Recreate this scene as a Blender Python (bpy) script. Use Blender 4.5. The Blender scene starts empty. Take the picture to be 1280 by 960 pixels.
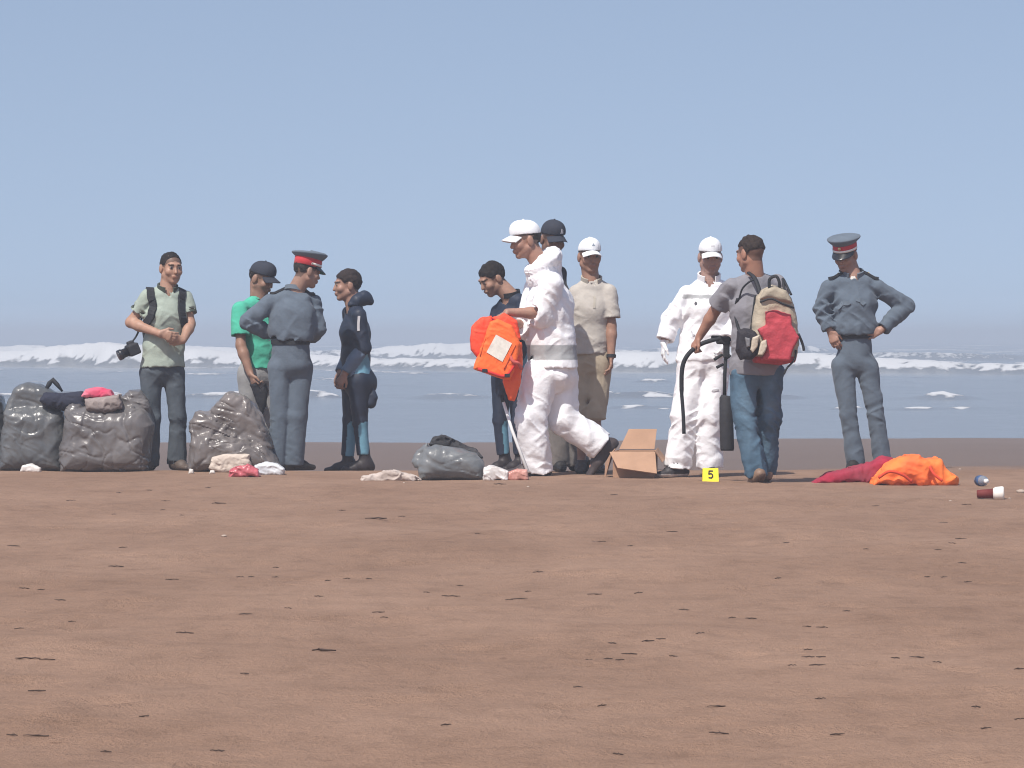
import bpy, math, random
import numpy as np
from mathutils import Matrix, Vector

# ------------------------------------------------------------------ camera, sky, sun, exposure
F = 4890.0            # focal length in photo pixels (1280 wide)
YH = 420.0            # eye level, photo row
H = 1.045             # camera height above the dry sand
SUN_EL, SUN_AZ = 55.0, 209.0     # azimuth clockwise from +Y (the view direction)

scene = bpy.context.scene
col = scene.collection
cd = bpy.data.cameras.new('camera')
cd.sensor_fit = 'HORIZONTAL'; cd.sensor_width = 36.0
cd.lens = F / 1280.0 * 36.0
cd.shift_y = (YH - 480.0) / 1280.0
cd.clip_start = 0.1; cd.clip_end = 20000.0
cam = bpy.data.objects.new('camera', cd)
cam.location = (0, 0, H); cam.rotation_euler = (math.radians(90), 0, 0)
col.objects.link(cam); scene.camera = cam

world = bpy.data.worlds.new('World'); scene.world = world; world.use_nodes = True
wn = world.node_tree; wn.nodes.clear()
sky = wn.nodes.new('ShaderNodeTexSky'); sky.sky_type = 'NISHITA'; sky.sun_disc = False
sky.sun_elevation = math.radians(SUN_EL); sky.sun_rotation = math.radians(SUN_AZ)
sky.altitude = 0.0; sky.air_density = 1.0; sky.dust_density = 0.6; sky.ozone_density = 2.5
tint = wn.nodes.new('ShaderNodeMix'); tint.data_type = 'RGBA'; tint.blend_type = 'MULTIPLY'
tint.inputs[0].default_value = 1.0; tint.inputs[7].default_value = (1.27, 1.035, 0.885, 1)
bg = wn.nodes.new('ShaderNodeBackground'); bg.inputs['Strength'].default_value = 0.145
wo = wn.nodes.new('ShaderNodeOutputWorld')
wtc = wn.nodes.new('ShaderNodeTexCoord'); wad = wn.nodes.new('ShaderNodeVectorMath'); wad.operation = 'ADD'; wad.inputs[1].default_value = (0, 0, 0.22)
wnm = wn.nodes.new('ShaderNodeVectorMath'); wnm.operation = 'NORMALIZE'      # a clear sea sky: no dusty band right at eye level
wn.links.new(wtc.outputs['Generated'], wad.inputs[0]); wn.links.new(wad.outputs[0], wnm.inputs[0]); wn.links.new(wnm.outputs[0], sky.inputs['Vector'])
wn.links.new(sky.outputs[0], tint.inputs[6]); wn.links.new(tint.outputs[2], bg.inputs['Color'])
wn.links.new(bg.outputs[0], wo.inputs['Surface'])

sl = bpy.data.lights.new('sun', 'SUN'); sl.energy = 4.3; sl.angle = math.radians(0.6); sl.color = (1.0, 0.95, 0.88)
sun = bpy.data.objects.new('sun', sl); col.objects.link(sun)
_e, _a = math.radians(SUN_EL), math.radians(SUN_AZ)
to_sun = Vector((math.sin(_a) * math.cos(_e), math.cos(_a) * math.cos(_e), math.sin(_e)))
sun.rotation_euler = to_sun.to_track_quat('Z', 'Y').to_euler()
sun.location = to_sun * 60

scene.view_settings.view_transform = 'Standard'; scene.view_settings.look = 'None'
scene.view_settings.exposure = 0.18; scene.view_settings.gamma = 1.0
scene.cycles.use_denoising = True; scene.cycles.filter_width = 1.1
scene.cycles.max_bounces = 6; scene.cycles.volume_bounces = 1
scene.cycles.transparent_max_bounces = 8

R = random.Random(7)
A = np.array

# ------------------------------------------------------------------ numpy noise and distance fields
_prm = np.random.RandomState(3).rand(4096).astype(np.float32) * 2 - 1
def noise(p):
    """value noise in [-1,1] at points (N,3)"""
    i = np.floor(p).astype(np.int64); f = (p - i).astype(np.float32)
    u = f * f * (3 - 2 * f)
    def hsh(a, b, c): return _prm[((a * 73856093) ^ (b * 19349663) ^ (c * 83492791)) & 4095]
    x, y, z = i[:, 0], i[:, 1], i[:, 2]
    ux, uy, uz = u[:, 0], u[:, 1], u[:, 2]
    r = 0
    for dz in (0, 1):
        wz = uz if dz else 1 - uz
        for dy in (0, 1):
            wy = uy if dy else 1 - uy
            a = hsh(x, y + dy, z + dz); b = hsh(x + 1, y + dy, z + dz)
            r = r + (a + (b - a) * ux) * wy * wz
    return r
def fbm(p, o=3):
    r = 0; a = 0.55
    for k in range(o):
        r = r + a * noise(p * (2.03 ** k) + 17.3 * k); a *= 0.5
    return r
def ridge(p): return 1 - 2 * np.abs(noise(p))
def unit(v):
    v = A(v, dtype=float); return v / max(np.linalg.norm(v), 1e-9)
def smin(a, b, k):
    h = np.clip(0.5 + 0.5 * (b - a) / k, 0, 1)
    return b + (a - b) * h - k * h * (1 - h)
def smax(a, b, k): return -smin(-a, -b, k)
def lerp(a, b, t): return A(a) + (A(b) - A(a)) * t

def cone(a, b, r1, r2, u=None, s1=1.0, s2=None):
    """tapered capsule; with a lateral axis u its section is an ellipse s times as wide along u"""
    a = A(a, dtype=float); b = A(b, dtype=float); ba = b - a; L = max(ba @ ba, 1e-9)
    s2 = s1 if s2 is None else s2
    def f(p):
        q = p - a; t = np.clip(q @ ba / L, 0, 1)
        q = q - t[:, None] * ba
        r = r1 + (r2 - r1) * t
        n2 = np.einsum('ij,ij->i', q, q)
        if u is not None:
            qu = q @ u; s = s1 + (s2 - s1) * t
            n2 = n2 - qu * qu + (qu / s) ** 2
        return np.sqrt(np.maximum(n2, 0)) - r
    return f
def ball(c, r):
    c = A(c, dtype=float)
    return lambda p: np.linalg.norm(p - c, axis=1) - r
def ell(c, r, M=None):
    c = A(c, dtype=float); r = A(r, dtype=float)
    def f(p):
        q = p - c
        if M is not None: q = q @ M
        k0 = np.linalg.norm(q / r, axis=1); k1 = np.linalg.norm(q / (r * r), axis=1)
        return k0 * (k0 - 1) / np.maximum(k1, 1e-6)
    return f
def rbox(c, hs, r, M=None):
    c = A(c, dtype=float); hs = A(hs, dtype=float) - r
    def f(p):
        q = p - c
        if M is not None: q = q @ M
        q = np.abs(q) - hs
        return np.linalg.norm(np.maximum(q, 0), axis=1) + np.minimum(q.max(axis=1), 0) - r
    return f
def poly2(pts, x, z):
    """signed distance to a closed polygon"""
    pts = A(pts, dtype=float); n = len(pts)
    d = np.full(len(x), 1e9); s = np.ones(len(x))
    for i in range(n):
        a = pts[i]; b = pts[i - 1]
        ex, ez = b - a; wx = x - a[0]; wz = z - a[1]
        t = np.clip((wx * ex + wz * ez) / max(ex * ex + ez * ez, 1e-12), 0, 1)
        d = np.minimum(d, (wx - ex * t) ** 2 + (wz - ez * t) ** 2)
        c1 = z >= a[1]; c2 = z < b[1]; c3 = ex * wz > ez * wx
        s = np.where((c1 & c2 & c3) | (~c1 & ~c2 & ~c3), -s, s)
    return s * np.sqrt(d)
def puff(pts, y0, T, Rr, tilt=0.0):
    """polygon in x,z pillowed to half depth T around y0 with edge radius Rr; tilt leans it (dy per dz)"""
    zc = np.mean([q[1] for q in pts])
    def f(p):
        d2 = poly2(pts, p[:, 0], p[:, 2])
        y = p[:, 1] - y0 - tilt * (p[:, 2] - zc)
        q0 = d2 + Rr; q1 = np.abs(y) - (T - Rr)
        return np.sqrt(np.maximum(q0, 0) ** 2 + np.maximum(q1, 0) ** 2) + np.minimum(np.maximum(q0, q1), 0) - Rr
    return f
def union(fs, k=0.02):
    def f(p):
        d = fs[0](p)
        for g in fs[1:]:
            kk = k
            if isinstance(g, tuple): g, kk = g
            d = smin(d, g(p), kk)
        return d
    return f
def clip_plane(f, pt, n):
    """keep the side where (p-pt).n < 0"""
    pt = A(pt, dtype=float); n = unit(n)
    return lambda p: np.maximum(f(p), (p - pt) @ n)
def minus(f, g): return lambda p: np.maximum(f(p), -g(p))
def grad(f, p, e=0.004):
    g = np.stack([f(p + A(v) * e) - f(p - A(v) * e) for v in ((1, 0, 0), (0, 1, 0), (0, 0, 1))], 1)
    return g / np.maximum(np.linalg.norm(g, axis=1), 1e-9)[:, None]

def nets(f, lo, hi, h, margin=0.0):
    """surface nets of f<0 in the box, evaluated only near the surface -> verts, quads"""
    lo = A(lo, dtype=float); hi = A(hi, dtype=float)
    nb = np.maximum(np.ceil((hi - lo) / (4 * h)).astype(int), 1)
    g = np.stack(np.meshgrid(*[np.arange(n) for n in nb], indexing='ij'), -1).reshape(-1, 3)
    dc = f(lo + (g + 0.5) * 4 * h)
    keep = (np.abs(dc) < 4 * h * 1.0 + margin).reshape(nb)
    sgn = np.where(dc < 0, -1.0, 1.0).reshape(nb)
    vol = np.repeat(np.repeat(np.repeat(sgn, 4, 0), 4, 1), 4, 2)
    vol = np.pad(vol, ((0, 1),) * 3, mode='edge')
    m = np.repeat(np.repeat(np.repeat(keep, 4, 0), 4, 1), 4, 2); m = np.pad(m, ((0, 1),) * 3)
    m[1:] |= m[:-1]; m[:, 1:] |= m[:, :-1]; m[:, :, 1:] |= m[:, :, :-1]
    idx = np.argwhere(m)
    d = np.concatenate([f(lo + c * h) for c in np.array_split(idx, max(1, len(idx) // 150000))])
    vol[m] = d
    vol[0] = vol[-1] = 1; vol[:, 0] = vol[:, -1] = 1; vol[:, :, 0] = vol[:, :, -1] = 1
    ins = vol < 0
    c = np.zeros(tuple(A(vol.shape) - 1), np.int8)
    offs = [(a, b, e) for a in (0, 1) for b in (0, 1) for e in (0, 1)]
    sh = vol.shape
    for a, b, e in offs: c += ins[a:sh[0] - 1 + a, b:sh[1] - 1 + b, e:sh[2] - 1 + e]
    act = (c > 0) & (c < 8)
    cells = np.argwhere(act)
    vid = np.full(act.shape, -1, np.int64); vid[act] = np.arange(len(cells))
    cv = {o: vol[cells[:, 0] + o[0], cells[:, 1] + o[1], cells[:, 2] + o[2]] for o in offs}
    acc = np.zeros((len(cells), 3)); cnt = np.zeros(len(cells))
    for o in offs:
        for ax in range(3):
            if o[ax]: continue
            o2 = tuple(1 if i == ax else o[i] for i in range(3))
            a, b = cv[o], cv[o2]; cr = (a < 0) != (b < 0)
            t = np.where(cr, a / np.where(a - b == 0, 1, a - b), 0)
            pt = np.tile(A(o, dtype=float), (len(cells), 1)); pt[:, ax] += t
            acc += pt * cr[:, None]; cnt += cr
    verts = lo + (cells + acc / np.maximum(cnt, 1)[:, None]) * h
    quads = []
    for ax in range(3):
        s0 = [slice(1, -1)] * 3; s0[ax] = slice(0, -1)
        s1 = [slice(1, -1)] * 3; s1[ax] = slice(1, None)
        a = ins[tuple(s0)]; b = ins[tuple(s1)]
        e = np.argwhere(a != b)
        fl = a[tuple(e.T)]
        base = e + 1; base[:, ax] -= 1
        u, v = (ax + 1) % 3, (ax + 2) % 3
        def gid(du, dv):
            q = base.copy(); q[:, u] -= du; q[:, v] -= dv
            return vid[q[:, 0], q[:, 1], q[:, 2]]
        q = np.stack([gid(1, 1), gid(0, 1), gid(0, 0), gid(1, 0)], 1)
        q = np.where(fl[:, None], q, q[:, ::-1])
        quads.append(q)
    quads = np.concatenate(quads)
    quads = quads[(quads >= 0).all(1)]
    return verts, quads

# ------------------------------------------------------------------ mesh objects
def mesh_np(name, verts, faces, colors=None, smooth=True):
    me = bpy.data.meshes.new(name)
    verts = np.asarray(verts, np.float32); faces = np.asarray(faces, np.int32)
    k = faces.shape[1]
    me.vertices.add(len(verts)); me.vertices.foreach_set('co', verts.ravel())
    me.loops.add(faces.size); me.loops.foreach_set('vertex_index', faces.ravel())
    me.polygons.add(len(faces))
    me.polygons.foreach_set('loop_start', np.arange(0, faces.size, k, dtype=np.int32))
    me.polygons.foreach_set('loop_total', np.full(len(faces), k, np.int32))
    me.polygons.foreach_set('use_smooth', np.full(len(faces), smooth, bool))
    if colors is not None:
        ca = me.color_attributes.new('Col', 'FLOAT_COLOR', 'POINT')
        c4 = np.ones((len(verts), 4), np.float32); c4[:, :3] = colors
        ca.data.foreach_set('color', c4.ravel())
    me.update(calc_edges=True); me.validate()
    return me
class MB:
    """collects polygons of any size into one mesh"""
    def __init__(s): s.v = []; s.f = []
    def add(s, vs, fs):
        b = len(s.v); s.v += [tuple(map(float, q)) for q in vs]; s.f += [tuple(i + b for i in f) for f in fs]; return s
    def box(s, c, hs, M=None):
        c = A(c, dtype=float); vs = []
        for z in (-1, 1):
            for y in (-1, 1):
                for x in (-1, 1):
                    q = A((x * hs[0], y * hs[1], z * hs[2]))
                    if M is not None: q = M @ q
                    vs.append(c + q)
        return s.add(vs, [(0, 2, 3, 1), (4, 5, 7, 6), (0, 1, 5, 4), (2, 6, 7, 3), (0, 4, 6, 2), (1, 3, 7, 5)])
    def tube(s, pts, rs, n=8, u=None, flat=1.0):
        pts = [A(p, dtype=float) for p in pts]
        if not hasattr(rs, '__len__'): rs = [rs] * len(pts)
        vs = []; prev = None
        for i, p in enumerate(pts):
            t = unit(pts[min(i + 1, len(pts) - 1)] - pts[max(i - 1, 0)])
            if prev is None:
                prev = A((0, 0, 1.0)) if abs(t[2]) < 0.9 else A((1.0, 0, 0))
            x = unit(prev - t * (prev @ t)); y = np.cross(t, x); prev = x
            for k in range(n):
                a = 2 * math.pi * k / n
                vs.append(p + rs[i] * (x * math.cos(a) * flat + y * math.sin(a)))
        fs = []
        for i in range(len(pts) - 1):
            for k in range(n):
                k2 = (k + 1) % n
                fs.append((i * n + k, i * n + k2, (i + 1) * n + k2, (i + 1) * n + k))
        fs.append(tuple(range(n - 1, -1, -1))); fs.append(tuple((len(pts) - 1) * n + k for k in range(n)))
        return s.add(vs, fs)
    def build(s, name, m, parent=None, smooth=True, loc=None, bevel=0.0):
        me = bpy.data.meshes.new(name); me.from_pydata(s.v, [], s.f)
        me.polygons.foreach_set('use_smooth', [smooth] * len(me.polygons)); me.update()
        me.materials.append(m)
        o = bpy.data.objects.new(name, me); col.objects.link(o)
        if parent: o.parent = parent
        if loc is not None: o.location = loc
        if bevel:
            b = o.modifiers.new('bevel', 'BEVEL'); b.width = bevel; b.segments = 2
        return o
def sdf_obj(name, f, lo, hi, h, m, parent=None, color=None, margin=0.0, fine=None):
    v, q = nets(f, lo, hi, h, margin)
    if fine:
        vs, qs = [v], []
        cen = v[q].mean(1); inb = np.zeros(len(q), bool)
        for (flo, fhi, fh) in fine:
            flo, fhi = A(flo), A(fhi)
            inb |= ((cen > flo + h) & (cen < fhi - h)).all(1)
        qs.append(q[~inb]); base = len(v)
        for (flo, fhi, fh) in fine:
            v2, q2 = nets(f, A(flo) - 2 * fh, A(fhi) + 2 * fh, fh, margin)
            c2 = v2[q2].mean(1); flo, fhi = A(flo), A(fhi)
            ok = ((c2 > flo + fh * .5) & (c2 < fhi - fh * .5)).all(1)
            vs.append(v2); qs.append(q2[ok] + base); base += len(v2)
        v = np.concatenate(vs); q = np.concatenate(qs)
        used = np.unique(q); rm = np.full(len(v), -1); rm[used] = np.arange(len(used)); v = v[used]; q = rm[q]
    c = None
    if color is not None:
        c = color(v) if callable(color) else np.tile(A(color, dtype=float), (len(v), 1))
    me = mesh_np(name, v, q, c); me.materials.append(m)
    o = bpy.data.objects.new(name, me); col.objects.link(o)
    if parent: o.parent = parent
    return o
def empty(name, loc, label=None, cat=None, group=None):
    o = bpy.data.objects.new(name, None); o.location = loc; o.empty_display_size = 0.2; col.objects.link(o)
    if label: tag(o, label, cat, group)
    return o
def tag(o, label=None, cat=None, group=None, kind=None):
    if label: o['label'] = label
    if cat: o['category'] = cat
    if group: o['group'] = group
    if kind: o['kind'] = kind
    return o

# ------------------------------------------------------------------ materials
def mat(name, color=None, rough=0.8, attr=False, spec=0.3, bump=0.0, bscale=60.0, var=0.12, vscale=9.0, metal=0.0,
        sheen=0.0, sss=0.0, coat=0.0, trans=0.0, alpha=1.0, aniso=(1, 1, 1), detail=4.0, crinkle=0.0):
    m = bpy.data.materials.new(name); m.use_nodes = True
    nt = m.node_tree; b = nt.nodes['Principled BSDF']
    b.inputs['Roughness'].default_value = rough; b.inputs['Specular IOR Level'].default_value = spec
    b.inputs['Metallic'].default_value = metal
    if sheen: b.inputs['Sheen Weight'].default_value = sheen
    if sss:
        b.inputs['Subsurface Weight'].default_value = sss; b.inputs['Subsurface Scale'].default_value = 0.01
    if coat: b.inputs['Coat Weight'].default_value = coat
    if trans: b.inputs['Transmission Weight'].default_value = trans
    if alpha < 1: b.inputs['Alpha'].default_value = alpha
    tc = nt.nodes.new('ShaderNodeTexCoord'); mp = nt.nodes.new('ShaderNodeMapping'); mp.inputs['Scale'].default_value = aniso
    nt.links.new(tc.outputs['Object'], mp.inputs['Vector'])
    nz = nt.nodes.new('ShaderNodeTexNoise'); nz.inputs['Scale'].default_value = vscale; nz.inputs['Detail'].default_value = detail
    nt.links.new(mp.outputs[0], nz.inputs['Vector'])
    if attr:
        src = nt.nodes.new('ShaderNodeVertexColor'); src.layer_name = 'Col'
    else:
        src = nt.nodes.new('ShaderNodeRGB'); src.outputs[0].default_value = (*color, 1)
    mr = nt.nodes.new('ShaderNodeMapRange'); mr.inputs[1].default_value = 0.3; mr.inputs[2].default_value = 0.7
    mr.inputs[3].default_value = 1 - var; mr.inputs[4].default_value = 1 + var * 0.7
    nt.links.new(nz.outputs[0], mr.inputs[0])
    mx = nt.nodes.new('ShaderNodeVectorMath'); mx.operation = 'SCALE'
    nt.links.new(src.outputs[0], mx.inputs[0]); nt.links.new(mr.outputs[0], mx.inputs['Scale'])
    nt.links.new(mx.outputs[0], b.inputs['Base Color'])
    if bump:
        n2 = nt.nodes.new('ShaderNodeTexNoise'); n2.inputs['Scale'].default_value = bscale; n2.inputs['Detail'].default_value = 3
        nt.links.new(mp.outputs[0], n2.inputs['Vector'])
        bp = nt.nodes.new('ShaderNodeBump'); bp.inputs['Strength'].default_value = bump; bp.inputs['Distance'].default_value = 0.01
        nt.links.new(n2.outputs[0], bp.inputs['Height']); nt.links.new(bp.outputs[0], b.inputs['Normal'])
        if crinkle:
            vo = nt.nodes.new('ShaderNodeTexVoronoi'); vo.inputs['Scale'].default_value = crinkle
            wv = nt.nodes.new('ShaderNodeVectorMath'); wv.operation = 'MULTIPLY_ADD'; wv.inputs[1].default_value = (.09, .09, .09)
            nt.links.new(n2.outputs['Color'], wv.inputs[0]); nt.links.new(mp.outputs[0], wv.inputs[2]); nt.links.new(wv.outputs[0], vo.inputs['Vector'])
            b2 = nt.nodes.new('ShaderNodeBump'); b2.inputs['Strength'].default_value = .75; b2.inputs['Distance'].default_value = .02
            nt.links.new(vo.outputs['Distance'], b2.inputs['Height']); nt.links.new(b2.outputs[0], bp.inputs['Normal'])
    return m
M_skin = mat('skin', attr=True, rough=0.5, spec=0.35, sss=0.08, var=0.08, vscale=40, bump=0.1, bscale=150)
M_hair = mat('hair', attr=True, rough=0.75, spec=0.25, var=0.3, vscale=120, bump=0.6, bscale=200)
M_cloth = mat('woven_cloth', attr=True, rough=0.9, spec=0.15, sheen=0.1, var=0.08, vscale=14, bump=0.25, bscale=55)
M_denim = mat('denim', attr=True, rough=0.9, spec=0.12, var=0.22, vscale=11, bump=0.3, bscale=60)
M_overall = mat('white_overall_fabric', attr=True, rough=0.65, spec=0.3, var=0.04, vscale=8, bump=0.35, bscale=38)
M_neo = mat('neoprene', attr=True, rough=0.55, spec=0.35, var=0.12, vscale=12, bump=0.2, bscale=40)
M_leather = mat('shoe_leather', attr=True, rough=0.55, spec=0.4, var=0.2, vscale=30, bump=0.2, bscale=90)
M_nylon = mat('nylon', attr=True, rough=0.7, spec=0.3, var=0.14, vscale=18, bump=0.4, bscale=70)
M_black = mat('black_webbing', (0.02, 0.022, 0.026), rough=0.7, bump=0.2, bscale=90)
M_gloss = mat('black_gloss', (0.015, 0.016, 0.02), rough=0.25, spec=0.6, var=0.05)
M_felt_red = mat('red_cap_band', (0.52, 0.035, 0.045), rough=0.85, sheen=0.2)
M_capgrey = mat('grey_uniform_felt', (0.118, 0.148, 0.182), rough=0.9, sheen=0.1)
M_white = mat('white_braid', (0.8, 0.78, 0.72), rough=0.5)
M_gold = mat('gold_braid', (0.75, 0.6, 0.3), rough=0.35, metal=0.6)
M_whitecap = mat('white_cotton', (0.8, 0.82, 0.84), rough=0.85, var=0.04, bump=0.2, bscale=80)
M_navycap = mat('navy_cotton', (0.03, 0.035, 0.05), rough=0.85, bump=0.2, bscale=80)
M_print = mat('cap_print', (0.25, 0.3, 0.36), rough=0.8)
M_printw = mat('pale_print', (0.6, 0.6, 0.62), rough=0.8)

# ------------------------------------------------------------------ the ground
def pits(x, y):
    """soft old footprints pressed into the dry sand"""
    out = np.zeros_like(x); c = .42
    ix, iy = np.floor(x / c).astype(np.int64), np.floor(y / c).astype(np.int64)
    for dx in (-1, 0, 1):
        for dy in (-1, 0, 1):
            a, b = ix + dx, iy + dy
            k = ((a * 73856093) ^ (b * 19349663)) & 4095
            r1, r2, r3, r4 = _prm[k], _prm[(k * 7 + 13) & 4095], _prm[(k * 11 + 5) & 4095], _prm[(k * 5 + 77) & 4095]
            cx, cy = (a + .5 + .4 * r1) * c, (b + .5 + .4 * r2) * c
            an = r3 * 1.2; u = (x - cx) * np.cos(an) + (y - cy) * np.sin(an); v = (y - cy) * np.cos(an) - (x - cx) * np.sin(an)
            q = (u / .065) ** 2 + (v / .13) ** 2
            out += np.where(r4 > .1, (-.016 * np.exp(-q) + .008 * np.exp(-(np.sqrt(q) - 1.7) ** 2 * 3)) * (.4 + .6 * r4), 0)
    return out
def ground_z(x, y, full=True):
    x = np.asarray(x, float); y = np.asarray(y, float)
    p = np.stack([x, y, np.zeros_like(x)], -1).reshape(-1, 3)
    t = np.clip((y - 30.7) / 32.0, 0, 1)
    z = -0.70 * np.clip((y - 30.7) / 36.0, 0, None)
    z = np.where(y < 30.7, 0, z)
    near = np.clip((33 - y) / 3.0, 0, 1)
    step = 0.05 * (1 / (1 + np.exp(-np.clip((y - 31.0 - 0.15 * np.sin(x * 1.3)) * 5, -40, 40)))) * (1 / (1 + np.exp(np.clip((x - 2.0) * 1.2, -40, 40))))
    b = 0.030 * fbm(p * A((0.55, 0.40, 1)), 3).reshape(y.shape) + 0.022 * fbm(p * A((1.9, 1.5, 1)) + 9, 3).reshape(y.shape)
    c = 0.0045 * fbm(p * A((7.0, 6.0, 1)) + 31, 2).reshape(y.shape)
    fade = np.clip((y - 26.0) / 2.0, 0, 1) * near      # trampled flat where people stand
    if full: c = c + pits(x, y) * np.clip((29.5 - y) / 3, 0.12, 1) * (y < 33)
    return np.maximum(z, -6 - 0 * z) - step + (b * (1 - 0.75 * fade) + c) * np.where(y > 33, 0.35, 1.0)
def at_ground(px, py):
    """point of the ground seen at a photo pixel"""
    lo, hi = 6.0, 70.0
    for _ in range(24):
        d = 0.5 * (lo + hi)
        zr = H - (py - YH) / F * d
        if zr > float(ground_z((px - 640) / F * d, d, False)): lo = d
        else: hi = d
    d = 0.5 * (lo + hi)
    return A(((px - 640) / F * d, d, float(ground_z((px - 640) / F * d, d))))
def grow(a, b, s0, k):
    out = [a]; s = s0
    while abs(out[-1] - a) < abs(b - a):
        out.append(out[-1] + math.copysign(s, b - a)); s *= k
    return out
def sheet(name, xs, ys, zf, m, attr=None):
    X, Y = np.meshgrid(A(xs), A(ys), indexing='ij')
    Z = zf(X, Y); nx, ny = X.shape
    v = np.stack([X, Y, Z], -1).reshape(-1, 3)
    i = np.arange(nx * ny).reshape(nx, ny)
    q = np.stack([i[:-1, :-1], i[1:, :-1], i[1:, 1:], i[:-1, 1:]], -1).reshape(-1, 4)
    c = attr(X, Y).reshape(-1, 3) if attr else None
    me = mesh_np(name, v, q, c); me.materials.append(m)
    o = bpy.data.objects.new(name, me); col.objects.link(o); return o
def sym(fine, lim, s, k):
    pos = list(np.arange(0, fine, s)) ; pos += grow(pos[-1] + s, lim, s * k, k)
    return [-q for q in pos[:0:-1]] + pos

def sand_material():
    m = bpy.data.materials.new('beach_sand'); m.use_nodes = True; nt = m.node_tree; L = nt.links.new
    b = nt.nodes['Principled BSDF']
    g = nt.nodes.new('ShaderNodeNewGeometry'); sp = nt.nodes.new('ShaderNodeSeparateXYZ'); L(g.outputs['Position'], sp.inputs[0])
    def nz(scale, det, rough=0.55, sc=(1, 1, 1), dist=0.0):
        mp = nt.nodes.new('ShaderNodeMapping'); mp.inputs['Scale'].default_value = sc; L(g.outputs['Position'], mp.inputs[0])
        n = nt.nodes.new('ShaderNodeTexNoise'); n.inputs['Scale'].default_value = scale; n.inputs['Detail'].default_value = det
        n.inputs['Roughness'].default_value = rough; n.inputs['Distortion'].default_value = dist
        L(mp.outputs[0], n.inputs['Vector']); return n.outputs[0]
    def ramp(src, stops):
        r = nt.nodes.new('ShaderNodeValToRGB'); L(src, r.inputs[0])
        while len(r.color_ramp.elements) < len(stops): r.color_ramp.elements.new(0.5)
        for e, (p, c) in zip(r.color_ramp.elements, stops): e.position = p; e.color = (*c, 1)
        return r.outputs[0]
    def mix(a, bb, f, mode='MIX'):
        x = nt.nodes.new('ShaderNodeMix'); x.data_type = 'RGBA'; x.blend_type = mode
        if isinstance(f, float): x.inputs[0].default_value = f
        else: L(f, x.inputs[0])
        for s, k in ((a, 6), (bb, 7)):
            if isinstance(s, tuple): x.inputs[k].default_value = (*s, 1)
            else: L(s, x.inputs[k])
        return x.outputs[2]
    base = ramp(nz(0.8, 5, sc=(1, .55, 1)), [(0.3, (0.256, 0.158, 0.107)), (0.7, (0.334, 0.214, 0.150))])
    mot = ramp(nz(5.5, 6, .65, sc=(1, .6, 1)), [(0.30, (0.83, 0.82, 0.81)), (0.5, (1, 1, 1)), (0.72, (1.10, 1.09, 1.08))])
    gr = ramp(nz(60, 3, .7), [(0.3, (0.88, 0.87, 0.86)), (0.7, (1.1, 1.1, 1.1))])
    spk = ramp(nz(26, 2, .6, sc=(.6, 1, 1)), [(0.25, (0.62, 0.58, 0.56)), (0.33, (1, 1, 1))])
    dry = mix(mix(mix(base, mot, 1.0, 'MULTIPLY'), gr, 1.0, 'MULTIPLY'), spk, 0.6, 'MULTIPLY')
    # wet foreshore beyond the crest of the berm
    ad = nt.nodes.new('ShaderNodeMath'); ad.operation = 'MULTIPLY_ADD'; L(nz(0.9, 3), ad.inputs[0]); ad.inputs[1].default_value = 2.2; L(sp.outputs['Y'], ad.inputs[2])
    mr = nt.nodes.new('ShaderNodeMapRange'); L(ad.outputs[0], mr.inputs[0]); mr.inputs[1].default_value = 31.6; mr.inputs[2].default_value = 33.4
    wet = mix((0.165, 0.122, 0.102), (0.200, 0.150, 0.126), nz(0.5, 4, sc=(1, .25, 1)))
    L(mix(dry, wet, mr.outputs[0]), b.inputs['Base Color'])
    rr = nt.nodes.new('ShaderNodeMapRange'); L(mr.outputs[0], rr.inputs[0]); rr.inputs[3].default_value = 0.95; rr.inputs[4].default_value = 0.6
    L(rr.outputs[0], b.inputs['Roughness']); b.inputs['Specular IOR Level'].default_value = 0.2
    h = nt.nodes.new('ShaderNodeMath'); h.operation = 'MULTIPLY_ADD'; L(nz(14, 5, .65), h.inputs[0]); h.inputs[1].default_value = 1.6; L(nz(90, 3, .7), h.inputs[2])
    bp = nt.nodes.new('ShaderNodeBump'); bp.inputs['Strength'].default_value = 0.8; bp.inputs['Distance'].default_value = 0.016
    L(h.outputs[0], bp.inputs['Height']); L(bp.outputs[0], b.inputs['Normal'])
    return m
xs = sym(6.0, 2500, 0.06, 1.16)
ys = [-2500, -900, -300, -90, -25, -5, 2, 5, 7] + list(np.arange(8, 33.5, 0.068)) + list(np.arange(33.6, 72, 0.35)) + grow(72, 6000, 1, 1.25)
sand = sheet('sand', xs, ys, ground_z, sand_material()); tag(sand, kind='structure')

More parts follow.
